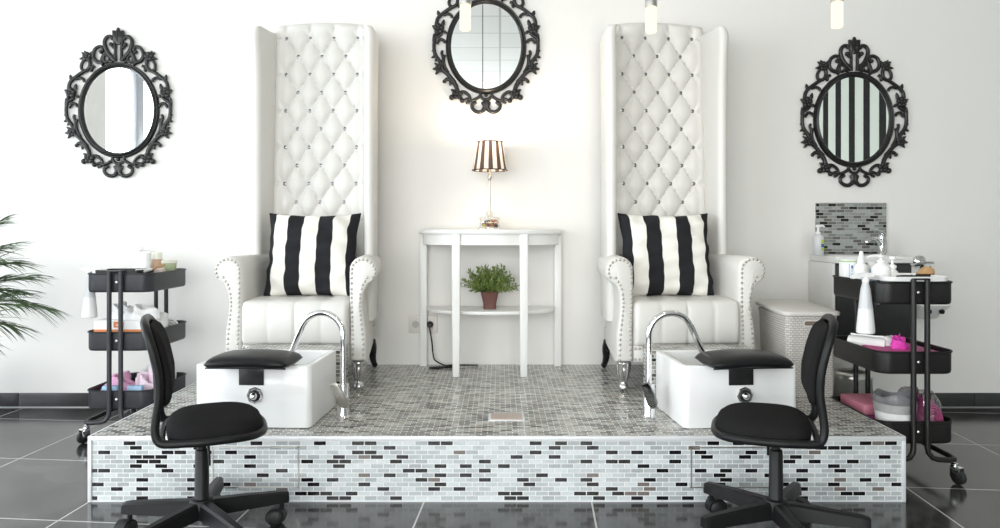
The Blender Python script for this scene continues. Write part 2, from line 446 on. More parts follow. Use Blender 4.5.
# ------------------------------------------------------------------ tiled platform
px0, px1, py0, py1 = -1.508, 1.484, -1.366, -.002
plat = thing('tiled_platform', 'low platform clad in black, grey and white glass mosaic under both thrones', 'platform', (0, -.66, 0))
PA = plat.location
MB().box(px0 + .006, px1 - .006, py0 + .006, py1, 0.001, PH - .006).build('mosaic_side', M['mosaic'], plat, PA, smooth=0, uv=lambda p, n: (p.x + p.y * .0 + .009, p.z - PH) if abs(n.y) > .5 else (p.y, p.z - PH))
MB().box(px0 + .003, px1 - .003, py0 + .010, py1, PH - .006, PH).build('mosaic_top', M['mosaic_floor'], plat, PA, smooth=0, uv=lambda p, n: (p.x, p.y))
e = MB().box(px0, px1, py0 - .001, py0 + .0115, PH - .014, PH + .0015, .002)
e.build('edge_trim', M['trim'], plat, PA)
for (a, b) in ((px0, px0 + .014), (px1 - .014, px1)):
    MB().box(a, b, py0 - .0012, py0 + .012, .002, PH - .014, .002).build('corner_trim', M['trim'], plat, PA)
MB().box(px0, px1, py0 + .001, py0 + .008, .0008, .006).build('base_trim', M['trim'], plat, PA)
for (a, b) in ((px0 - .012, px0 + .004), (px1 - .004, px1 + .012)):
    MB().box(a, b, py0 + .02, -.02, PH - .098, PH - .004, .002).build('side_panel', M['trim'], plat, PA)
for (a, b) in ((-1.055, -.737), (.698, 1.02)):
    f = MB()
    for q in ((a, a + .004, .052, .202), (b - .004, b, .052, .202), (a, b, .052, .056), (a, b, .198, .202)):
        f.box(q[0], q[1], py0 + .0035, py0 + .0075, q[2], q[3])
    f.build('access_panel_frame', M['satin'], plat, PA)
dr = MB().box(-.045, .098, -1.155, -1.042, PH + .0002, PH + .003, .001).build('drain_rim', M['trim'], plat, PA)
MB().box(-.037, .09, -1.147, -1.05, PH + .003, PH + .0042, .0005).build('drain_cover', mat('pinkish_steel', (.60, .50, .45), .35, .5, var=.12, scale=120), dr, PA)

# ------------------------------------------------------------------ thrones
def make_throne(label, loc, rz):
    root = thing('throne_chair', label, 'armchair', loc, rz, 'tall tufted wingback pedicure thrones')
    L = M['leather']; O = .35            # local y = distance from wall + O
    def Y(y): return y + O
    # tufted back: heightfield front on a closed slab
    a, b = .126, .0965
    zb, zt, hw = .34, 1.850, .256
    z_row0 = 1.770
    nx, nz = 64, 180
    def yf(z): return -.285 + .085 * (z / 1.83)
    def front(x, z):
        u = (x - .063) / a + (z - z_row0) / (2 * b); v = (x - .063) / a - (z - z_row0) / (2 * b)
        # buttons where u and v are whole numbers
        s_ = abs(sin(pi * u)) * abs(sin(pi * v))
        h = .037 * s_ ** .36
        if z > z_row0 + .0:                      # vertical pleats over the top row
            t = min(1, (z - z_row0) / .05); h2 = .030 * abs(sin(pi * (x - .063) / a)) ** .35
            h = h * (1 - t) + h2 * t
        if abs(x) > 1.5 * a:                     # outer columns smooth out into the border
            t = min(1, (abs(x) - 1.5 * a) / .035); k = abs(sin(pi * (z - z_row0) / (2 * b))) ** .3
            h = h * (1 - t) + (.030 * k) * t
        e_ = min(1, (hw - abs(x)) / .03) ** .5
        return h * e_
    m_ = MB(); vs = []; fs = []
    for i in range(nz + 1):
        for j in range(nx + 1):
            x = -hw + 2 * hw * j / nx
            ztx = zt + .018 * (1 - (x / hw) ** 2)
            z = zb + (ztx - zb) * i / nz
            edge = min(1., (ztx - z) / .035)
            rnd = (1 - sqrt(max(0, 1 - (1 - edge) ** 2))) * .04
            vs.append((x, Y(yf(z) - front(x, z) * max(.25, edge) + rnd), z))
    n1 = nx + 1
    for i in range(nz):
        for j in range(nx): fs.append((i * n1 + j, i * n1 + j + 1, (i + 1) * n1 + j + 1, (i + 1) * n1 + j))
    nb = len(vs)
    for i in (0, nz):
        for j in range(nx + 1):
            v = vs[i * n1 + j]; vs.append((v[0], Y(-.055), v[2] - (.0 if i == 0 else .02)))
    for j in range(nx):
        fs.append((j + 1, j, nb + j, nb + j + 1)); fs.append((nz * n1 + j, nz * n1 + j + 1, nb + n1 + j + 1, nb + n1 + j)); fs.append((nb + j + 1, nb + j, nb + n1 + j, nb + n1 + j + 1))
    fs.append(tuple([i * n1 for i in range(nz + 1)] + [nb + n1, nb]))
    fs.append(tuple([i * n1 + nx for i in range(nz, -1, -1)] + [nb + nx, nb + n1 + nx]))
    m_.add(vs, fs)
    back = m_.build('backrest', L, root, smooth=60)
    k = 0
    while True:
        z = z_row0 - k * b
        if z < .55: break
        xs = [-.189, -.063, .063, .189] if k % 2 == 0 else [-.126, 0, .126]
        for x in xs:
            if z > 0.9 or abs(x) < .2:
                MB().lathe([(.0110, 0), (.0125, .003), (.0095, .008), (.003, .010)], n=10, mx=T(x, Y(yf(z)) - .002, z) @ RX(pi / 2)).build('crystal_button', M['crystal'], back)
        k += 1
    # wings
    for s in (-1, 1):
        rings = []
        zs = [.30, .6, .9, 1.2, 1.45, 1.6, 1.68, 1.73, 1.758, 1.774, 1.782]
        for z in zs:
            fl = max(0, (z - 1.45) / .33); fl = fl * fl
            xo = .311 + .008 * fl; yr = -.385 - .012 * fl
            sh = 0 if z < 1.72 else .02 * (1 - sqrt(max(0, 1 - ((z - 1.72) / .0621) ** 2)))
            r = .026
            pts = [(.225, -.05), (.232, -.16), (.244, -.26)]
            cx = xo - r
            for q in range(9):
                an = pi + pi * q / 8
                pts.append((cx + (r - sh * .5) * cos(an), yr + (r - sh * .5) * sin(an)))
            pts += [(xo - .008, -.30), (xo - .026, -.18), (xo - .046, -.05)]
            zz = lambda y: z + (.040 * (1 - min(1, max(0, (-y - .05) / .34))) if z > 1.6 else 0)
            rings.append([(s * (p[0] + (sh if p[0] < .262 else -sh)), Y(p[1]), zz(p[1])) for p in pts])
        MB().loft(rings).build('wing', L, root, smooth=50)
    # arms with an outward scroll
    def arm_profile(s, off=0.):
        c = (.316, .565); R = .068 + off
        p = [(.252 - off, .145 - off)]
        p += [(.254 - off, .30), (.250 - off, .45), (.249 - off, .555)]
        for q in range(1, 15):
            an = pi - (pi + 1.25) * q / 14
            p.append((c[0] + R * cos(an), c[1] + R * sin(an)))
        p += [(.324 + off, .47), (.316 + off, .42), (.320 + off, .36), (.332 + off, .28), (.336 + off, .145 - off)]
        return [(s * x, z) for x, z in p]
    def front_y(z): return 0
    for s in (-1, 1):
        P = arm_profile(s)
        rings = []
        for (y, of) in ((-.10, -.0), (-.30, 0.), (-.62, 0.), (-.655, -.001), (-.672, -.006), (-.677, -.014)):
            k_ = (y + .677)
            rings.append([(s * (abs(x) - k_ * (.05 + .10 * min(1, max(0, (abs(x) - .25) / .06)))), Y(y), z) for x, z in arm_profile(s, of)])
        arm = MB().loft(rings).build('arm', L, root, smooth=50)
        # double row of nailheads on the front facing
        nm = MB()
        inner = [(.268, .155), (.268, .25), (.266, .33), (.262, .42), (.262, .50), (.262, .56)] + [(.316 + .054 * cos(t), .565 + .054 * sin(t)) for t in [pi - .35 * i for i in range(1, 12)]]
        outer = [(.318, .155), (.315, .25), (.306, .34), (.300, .42), (.310, .49), (.330, .525), (.345, .55)]
        for path in (inner, outer):
            sp = smooth_path([(x, 0, z) for x, z in path], 8)
            acc = 0; last = None
            for i, p in enumerate(sp):
                if last is None or (p - last).length >= .0185:
                    nm.ball((s * p.x, Y(-.678), p.z), .0062, 8, 5, (1, .7, 1)); last = p
        nm.build('nailhead_trim', M['nail'], arm, smooth=60)
    # seat cushion with a pleated front
    m_ = MB(); rings = []
    NX = 60
    def pleat(x): return .010 * abs(sin(pi * (x + .248) / .124)) ** .25
    def sec(x):
        e_ = min(1, (.249 - abs(x)) / .02); ed = (1 - sqrt(max(0, 1 - (1 - e_) ** 2))) * .02
        f = -.690 - pleat(x) + ed
        pts = [(-.24, .22), (f + .02, .22), (f, .24), (f - .004, .32), (f, .39), (f + .012, .414), (f + .035, .425 - ed)]
        for q in range(1, 13):
            y = f + .035 + (-.22 - f - .035) * q / 12
            tuft = abs(sin(pi * (x + .248) / .124)) ** .4 * .6 + .4
            cr = abs(sin(pi * (y + .655) / .15)) ** .35 * .5 + .5
            pts.append((y, .414 + .014 * tuft * cr + .008 * sin(pi * q / 12) - ed))
        return [(x, Y(y), z) for y, z in pts]
    MB().loft([sec(-.249 + .498 * i / NX) for i in range(NX + 1)]).build('seat', L, root, smooth=60)
    rail = MB().box(-.25, .25, Y(-.672), Y(-.06), .145, .222, .006).build('front_rail', L, root)
    nm = MB()
    for zz in (.158, .208):
        for i in range(27): nm.ball((-.243 + .486 * i / 26, Y(-.674), zz), .0062, 8, 5, (1, .7, 1))
    nm.build('nailhead_trim', M['nail'], rail, smooth=60)
    for s in (-1, 1):
        lg = MB()
        lg.lathe([(.020, .145), (.031, .140), (.033, .128), (.027, .122), (.030, .110), (.026, .085), (.019, .062), (.015, .048), (.014, .040), (.019, .034), (.024, .024), (.024, .012), (.017, .002), (.012, .0005)], (s * .285, Y(-.62), 0), 18)
        for q in range(6):
            an = q * pi / 3; lg.tube([(s * .285 + .030 * cos(an), Y(-.62) + .030 * sin(an), .135), (s * .285 + .026 * cos(an), Y(-.62) + .026 * sin(an), .085), (s * .285 + .016 * cos(an), Y(-.62) + .016 * sin(an), .048)], [.007, .006, .004], 6)
        lg.build('front_leg', M['silver'], root, smooth=60)
        pth = smooth_path([(s * .238, Y(-.11), .15), (s * .245, Y(-.095), .11), (s * .243, Y(-.085), .06), (s * .247, Y(-.065), .02), (s * .251, Y(-.055), .0095)], 5)
        MB().tube(pth, [.026 - .016 * i / len(pth) + (.004 if i > len(pth) - 4 else 0) for i in range(len(pth))], 10).build('rear_leg', M['blackleg'], root, smooth=60)
    return root
make_throne('tall white tufted wingback throne chair, the one nearer the palm', (-.945, -.35, PH), radians(-1))
make_throne('tall white tufted wingback throne chair, the one next to the woven hamper', (.842, -.35, PH), radians(4.5))

# ------------------------------------------------------------------ striped cushions
def make_cushion(label, loc, rz, tilt, seed):
    rnd = random.Random(seed); n = 36; W = .465; Hh = .435
    ph = [rnd.uniform(0, 6) for _ in range(8)]
    vs = []; fs = []; uvs = []
    for side in (1, -1):
        for i in range(n + 1):
            for j in range(n + 1):
                u, v = -1 + 2 * j / n, -1 + 2 * i / n
                pull = 1 - (.085 * (1 - v * v) + .012 * sin(9 * v + ph[4]) * (1 - v * v)) * abs(u) ** 3; pull2 = 1 - .085 * (1 - u * u) * abs(v) ** 3
                x = u * W / 2 * pull; z = v * Hh / 2 * pull2
                th = .085 * (max(0, (1 - u ** 4) * (1 - v ** 4))) ** .55
                wr = .007 * sin(7 * u + 5 * v + ph[0]) * sin(4 * v + ph[1]) + .008 * sin(11 * v + 4 * u + ph[2]) * (abs(v) ** 1.2) + .006 * sin(16 * u * v + ph[3]) + .004 * sin(19 * v - 6 * u + ph[5])
                y = -side * (th + wr * min(1, th / .03))
                vs.append((x, y, z)); uvs.append((u * W / 2, v * Hh / 2))
        b = 0 if side == 1 else (n + 1) ** 2
        for i in range(n):
            for j in range(n):
                q = (b + i * (n + 1) + j, b + i * (n + 1) + j + 1, b + (i + 1) * (n + 1) + j + 1, b + (i + 1) * (n + 1) + j)
                fs.append(q if side == 1 else q[::-1])
    m_ = MB().add(vs, fs)
    me = bpy.data.meshes.new('striped_cushion'); me.from_pydata(vs, [], fs)
    l = me.uv_layers.new(name='UVMap')
    for p in me.polygons:
        p.use_smooth = True
        for li in p.loop_indices: l.data[li].uv = uvs[me.loops[li].vertex_index]
    bm = bmesh.new(); bm.from_mesh(me); bmesh.ops.remove_doubles(bm, verts=bm.verts, dist=1e-5); bm.to_mesh(me); bm.free()
    me.materials.append(M['cushion'])
    o = bpy.data.objects.new('striped_cushion', me); COL.objects.link(o)
    o.location = loc; o.rotation_euler = (tilt, 0, rz)
    return tag(o, label, 'cushion', 'black and white striped cushions')
make_cushion('black and white striped cushion on the throne nearer the palm', (-.934, -.435, .870), 0, radians(-14), 1)
make_cushion('black and white striped cushion on the throne next to the woven hamper', (.826, -.435, .870), radians(3), radians(-14), 5)

# ------------------------------------------------------------------ foot tubs, ledges, taps
def make_tub(label, loc, rz):
    root = thing('foot_tub', label, 'foot bath', loc, rz, 'white square foot tubs')
    w, d, h = .452, .36, .24
    R = []
    for (ww, dd, z, r) in ((w - .012, d - .012, .0008, .020), (w - .004, d - .004, .004, .022), (w, d, .02, .024), (w, d, h - .006, .024), (w - .004, d - .004, h - .001, .023), (w - .010, d - .010, h, .021),
                           (w - .052, d - .052, h, .03), (w - .060, d - .060, h - .004, .032), (w - .075, d - .075, .09, .05), (w - .11, d - .11, .055, .06), (w - .2, d - .2, .05, .05)):
        R.append(ring3(rrect(ww, dd, r), z))
    MB().loft(R).build('basin', M['acrylic'], root, smooth=40)
    # padded foot rest bridging the front rim
    m_ = MB(); rings = []; n = 26; W = .318
    for i in range(n + 1):
        t = -1 + 2 * i / n; x = .008 + t * W / 2
        k = (1 - abs(t) ** 9) ** .5 if abs(t) < 1 else 0
        k = max(k, .12)
        zc = .264 - .008 * t * t
        hd = .104 * (0.80 + .20 * k); hh = (.031 - .005 * t * t) * k
        ring = []
        for q in range(20):
            an = 2 * pi * q / 20; c, s_ = cos(an), sin(an)
            yy = hd * (abs(c) ** .7) * (1 if c > 0 else -1)
            zz = hh * (abs(s_) ** .8) * (1.0 if s_ > 0 else -.80)
            ring.append((x, -.178 + yy, zc + zz))
        rings.append(ring)
    fr = MB().loft(rings).build('foot_rest', M['blackvinyl'], root, smooth=60)
    MB().tube([(-.143, -.264, .244), (-.08, -.2765, .2475), (.008, -.279, .248), (.1, -.2765, .2475), (.160, -.264, .244)], .003, 8).build('piping', M['blackvinyl'], fr)
    MB().box(-.050, .046, -.1855, -.1795, .165, .25, .001).build('bracket', M['plate'], root)
    # drain knob on the front face
    kz = .126
    FX = lambda: T(.012, -d / 2, kz) @ RX(pi / 2)
    kn = MB().lathe([(.0325, 0), (.0325, .006), (.030, .009), (.024, .009), (.022, .006)], n=8, mx=FX()).build('drain_escutcheon', M['chrome'], root, smooth=30)
    MB().lathe([(.0225, .0045), (.0225, .0085), (.018, .012), (.015, .011)], n=24, mx=FX()).build('seal_ring', M['rubber'], kn)
    MB().lathe([(.0145, .006), (.0135, .022), (.010, .027), (.007, .03), (.003, .031)], n=20, mx=FX()).build('knob', M['chrome'], kn)
    return root
make_tub('white square foot tub with black padded foot rest before the throne nearer the palm', (-.936, -1.075, PH), radians(-3))
make_tub('white square foot tub with black padded foot rest before the throne by the hamper', (.905, -1.075, PH), radians(5))
def ledge(x0, x1, label):
    o = MB().box(x0, x1, -.862, -.705, PH, .470, .0015).build('tiled_ledge', M['mosaic_floor'], at=((x0 + x1) / 2, -.75, PH), uv=boxuv, smooth=0)
    tag(o, label, 'ledge', 'mosaic ledges behind the foot tubs')
ledge(-1.135, -.70, 'mosaic ledge between foot tub and seat of the throne nearer the palm')
ledge(.66, 1.12, 'mosaic ledge between foot tub and seat of the throne by the hamper')

def make_tap(label, loc, s, lever_mat, spout_y):
    root = thing('gooseneck_tap', label, 'tap', loc, 0, 'chrome gooseneck taps at the foot tubs')
    MB().lathe([(.030, .0006), (.031, .006), (.026, .010), (.0245, .014), (.0245, .132), (.022, .138), (.014, .139)], n=24).build('tap_body', M['chrome'], root)
    pts = [(0, 0, .135), (0, 0, .2), (0, 0, .27), (0, 0, .33)]
    for i in range(1, 15):
        an = radians(155) * i / 14; pts.append((s * (-.09 + .09 * cos(an)), spout_y * i / 40, .33 + .09 * sin(an)))
    x, y, z = pts[-1]
    pts += [(x - s * .018, y + .1 * spout_y, z - .039), (x - s * .036, y + .2 * spout_y, z - .078), (x - s * .050, y + .3 * spout_y, z - .108)]
    sp = MB().tube(pts, .0125, 14).build('spout', M['chrome'], root, smooth=60)
    m_ = MB(); rings = []
    for (cx, cy, cz, w, t) in ((.012, -.026, .055, .016, .012), (.008, -.034, .068, .021, .013), (-.006, -.044, .105, .020, .008), (-.022, -.055, .140, .017, .006), (-.028, -.058, .150, .013, .004)):
        rings.append([(cx + p[0], cy + p[1] * .8, cz + p[0] * .25 + p[1] * .4) for p in rrect(w * 2, t * 2, t * .8, 4)])
    m_.loft(rings)
    m_.ball((.012, -.020, .06), .019, 12, 8)
    m_.build('lever', lever_mat, root, smooth=60)
    return root
make_tap('chrome gooseneck tap at the foot tub nearer the palm', (-.632, -1.105, PH), 1, M['satin'], .08)
make_tap('chrome gooseneck tap with dark lever at the foot tub by the hamper', (.599, -1.105, PH), -1, M['darkchrome'], .02)

# ------------------------------------------------------------------ half-moon console table
ct = thing('console_table', 'white half-moon console table with lower shelf between the thrones', 'table', (-.052, -.02, PH))
CA = ct.location; TC = -.052
def halfmoon(w, d, n=28, y0=-.012, cx=TC):
    return [(cx - w / 2, y0)] + [(cx - w / 2 * cos(pi * i / n), y0 - .03 - (d - .03) * sin(pi * i / n) ** .85) for i in range(n + 1)] + [(cx + w / 2, y0)]
MB().prism(halfmoon(.79, .36), 'z', .975, .997).build('tabletop', M['tablewhite'], ct, CA, smooth=40, bev=.003)
ap = MB()
def arc_pts(w, d, n=28): return halfmoon(w, d, n)[1:-1]
o_, i_ = arc_pts(.745, .338), arc_pts(.705, .318)
poly = o_ + i_[::-1]
ap.prism(poly, 'z',      .917, .975); ap.box(TC - .37, TC + .37, -.03, -.012,      .917, .975)
ap.build('apron', M['tablewhite'], ct, CA, smooth=40)
for (lx, ly) in ((-.424, -.036), (.320, -.036)):
    MB().box(lx - .019, lx + .019, ly - .019, ly + .019, PH + .0005, .975, .002).build('leg', M['tablewhite'], ct, CA)
for lx in (-.226, .122):
    m_ = MB(); rings = []
    for z, w in ((PH + .0005, .034), (PH + .1, .036), (.55, .040), (.917, .042), (.9745, .042)):
        rings.append([(lx + a * w / 2, -.318 + b * w / 2, z) for a, b in ((-1, -1), (1, -1), (1, 1), (-1, 1))])
    m_.loft(rings).build('leg', M['tablewhite'], ct, CA, bev=.002)
MB().prism(halfmoon(.705, .272, y0=-.02), 'z', .553, .571).build('shelf', M['tablewhite'], ct, CA, smooth=40, bev=.003)

# ------------------------------------------------------------------ table lamp
lx, ly, lz = -.055, -.16, .9975
lamp = thing('table_lamp', 'slim table lamp with brown and white striped shade on the console', 'lamp', (lx, ly, lz))
LA = lamp.location
bs = MB(); R = []
for w, z in ((.122, .0), (.122, .005), (.112, .010), (.102, .030), (.098, .042), (.112, .060), (.114, .064), (.109, .065), (.094, .044), (.097, .03), (.107, .010)):
    R.append([(lx + x, ly + y, lz + z) for x, y in rrect(w, w, .012, 4)])
jar = bs.loft(R).build('glass_base', M['glass'], lamp, LA, smooth=40)
rnd = random.Random(3)
for i in range(46):
    for _ in range(30):
        p = (rnd.uniform(-.034, .034), rnd.uniform(-.034, .034), rnd.uniform(.017, .046))
        break
    m_ = rnd.choice(['stone_dark', 'stone_dark', 'stone_rust', 'stone_pale', 'stone_dark', 'stone_gold', 'stone_rust'])
    MB().ball((lx + p[0], ly + p[1], lz + p[2]), rnd.uniform(.010, .0135), 8, 6, (1, 1, .75)).build('pebble', M[m_], jar, LA, smooth=60)
MB().lathe([(.050, .0635), (.050, .067), (.02, .070), (.014, .074), (.020, .080), (.024, .086), (.018, .093), (.008, .097), (.006, .100)], LA, 20).build('base_finial', M['glass'], lamp, LA, smooth=50)
MB().lathe([(.006, .085), (.006, .255), (.010, .258), (.006, .263), (.013, .275), (.013, .285), (.006, .294), (.010, .300), (.005, .306), (.005, .335), (.014, .340), (.014, .365), (.006, .368)], LA, 14).build('stem', M['satin'], lamp, LA, smooth=50)
n = 48; sb, st, zb_, zt_ = .094, .069, .318, .470
vs = []; fs = []
for (r, z) in ((sb, zb_), (st, zt_), (st - .002, zt_), (sb - .002, zb_)):
    vs += [(lx + r * cos(2 * pi * j / n), ly + r * sin(2 * pi * j / n), lz + z) for j in range(n)]
for i in range(3):
    for j in range(n):
        k = (j + 1) % n; fs.append((i * n + j, i * n + k, (i + 1) * n + k, (i + 1) * n + j))
for j in range(n):
    k = (j + 1) % n; fs.append((3 * n + j, 3 * n + k, k, j))
sh = MB().add(vs, fs).build('lamp_shade', M['shade'], lamp, LA, smooth=60)
l = sh.data.uv_layers.new(name='UVMap')
for p in sh.data.polygons:
    c = p.center; base = (math.atan2(c.y, c.x) / (2 * pi)) % 1
    for li in p.loop_indices:
        v = sh.data.vertices[sh.data.loops[li].vertex_index].co
        a_ = (math.atan2(v.y, v.x) / (2 * pi)) % 1
        if a_ - base > .5: a_ -= 1
        if base - a_ > .5: a_ += 1
        l.data[li].uv = (a_ + .01, v.z)
for r, z in ((sb, zb_), (st, zt_)):
    MB().tube([(lx + (r + .0005) * cos(2 * pi * j / n), ly + (r + .0005) * sin(2 * pi * j / n), lz + z) for j in range(n)], .0028, 6, closed=True).build('shade_band', M['shadeband'], sh, LA)
MB().lathe([(.010, .368), (.012, .375), (.022, .395), (.026, .412), (.022, .430), (.010, .440), (.003, .442)], LA, 16).build('light_bulb', M['lampbulb'], lamp, LA, smooth=60)

# ------------------------------------------------------------------ potted plant on the shelf
pl = thing('potted_plant', 'bushy green houseplant in brown pot on the lower shelf of the console', 'plant', (-.055, -.165, .5715))
PLA = pl.location
R = []
for w, z in ((.066, 0), (.070, .03), (.096, .092), (.098, .094), (.090, .094), (.086, .086), (.080, .08)):
    R.append([(PLA.x + x, PLA.y + y, PLA.z + z) for x, y in rrect(w, w, .014, 4)])
MB().loft(R).build('pot', M['pot'], pl, PLA, smooth=40)
rnd = random.Random(11); fol = MB(); stm = MB()
MB().lathe([(.04, .082), (.03, .087), (.004, .089)], PLA, 14).build('soil', M['soil'], pl, PLA)
for i in range(96):
    az = rnd.uniform(0, 2 * pi); el = rnd.uniform(.22, 1.45) ; ln = rnd.uniform(.105, .150) * (1.05 if el < .9 else 1.0)
    d = Vector((cos(az) * cos(el), sin(az) * cos(el) * .75, sin(el)))
    p0 = PLA + Vector((rnd.uniform(-.025, .025), rnd.uniform(-.025, .025), .085))
    pts = [p0 + d * ln * t + Vector((0, 0, -.012 * t * t * cos(el))) + Vector((cos(az), sin(az) * .7, 0)) * .02 * t for t in (0, .25, .5, .75, 1)]
    if any(p.y > -.03 for p in pts): continue
    stm.tube(pts, [.0015] * 4 + [.0006], 4)
    for q in range(14):
        t = .22 + .78 * q / 13; k = min(3, int(t * 4)); f = t * 4 - k
        p = pts[k].lerp(pts[k + 1], f)
        ang = rnd.uniform(0, 2 * pi)
        side = d.cross(Vector((cos(ang), sin(ang), .3))).normalized()
        dr_ = (side + d * .9 + Vector((0, 0, .15))).normalized(); L_ = rnd.uniform(.018, .032); w = L_ * .20
        nrm = dr_.cross(Vector((rnd.uniform(-1, 1), rnd.uniform(-1, 1), 1))).normalized()
        up = dr_.cross(nrm)
        fol.add([p, p + dr_ * L_ * .45 + nrm * w, p + dr_ * L_, p + dr_ * L_ * .45 - nrm * w, p + dr_ * L_ * .45 + up * w * .35], [(0, 1, 4), (1, 2, 4), (2, 3, 4), (3, 0, 4)])
fol.build('foliage', M['greenleaf'], pl, PLA, smooth=0)
stm.build('stems', M['greenleaf'], pl, PLA)

# ------------------------------------------------------------------ socket and cord
so = thing('wall_socket', 'ivory double wall socket low on the wall behind the console', 'socket', (-.430, -.002, .47))
SA = so.location
MB().box(-.511, -.350, -.012, -.001, .420, .516, .003).build('socket_plate', M['socket'], so, SA)
for cx in (-.472, -.390):
    q = MB().box(cx - .024, cx + .024, -.0135, -.0115, .443, .493, .002).build('socket_insert', M['socket'], so, SA)
    m_ = MB().lathe([(.0195, 0), (.0195, .0012), (.017, .0012)], n=24, mx=T(cx, -.0136, .468) @ RX(pi / 2))
    for dx in (-.008, .008): m_.lathe([(.003, 0), (.003, .0022)], n=10, mx=T(cx + dx, -.0136, .468) @ RX(pi / 2))
    m_.build('socket_recess', M['socketdark'], q, SA)
cd = thing('power_cord', 'black plug and cord looping down from the wall socket', 'cord', (-.386, -.03, PH))
DA = cd.location
MB().lathe([(.017, .0), (.018, .012), (.016, .026), (.010, .034)], n=16, mx=T(-.390, -.0155, .468) @ RX(pi / 2)).build('plug', M['rubber'], cd, DA)
pth = smooth_path([(-.390, -.040, .462), (-.388, -.046, .44), (-.378, -.046, .38), (-.372, -.045, .315), (-.360, -.05, .275), (-.318, -.06, .252), (-.29, -.07, .2465), (-.24, -.085, .246), (-.23, -.095, .246),
                   (-.27, -.10, .246), (-.33, -.098, .246), (-.372, -.112, .246), (-.382, -.128, .246), (-.355, -.138, .246), (-.315, -.115, .2465), (-.28, -.085, .252), (-.22, -.065, .250), (-.12, -.05, .246)], 8)
MB().tube(pth, .0042, 7).build('cord', M['rubber'], cd, DA, smooth=60)

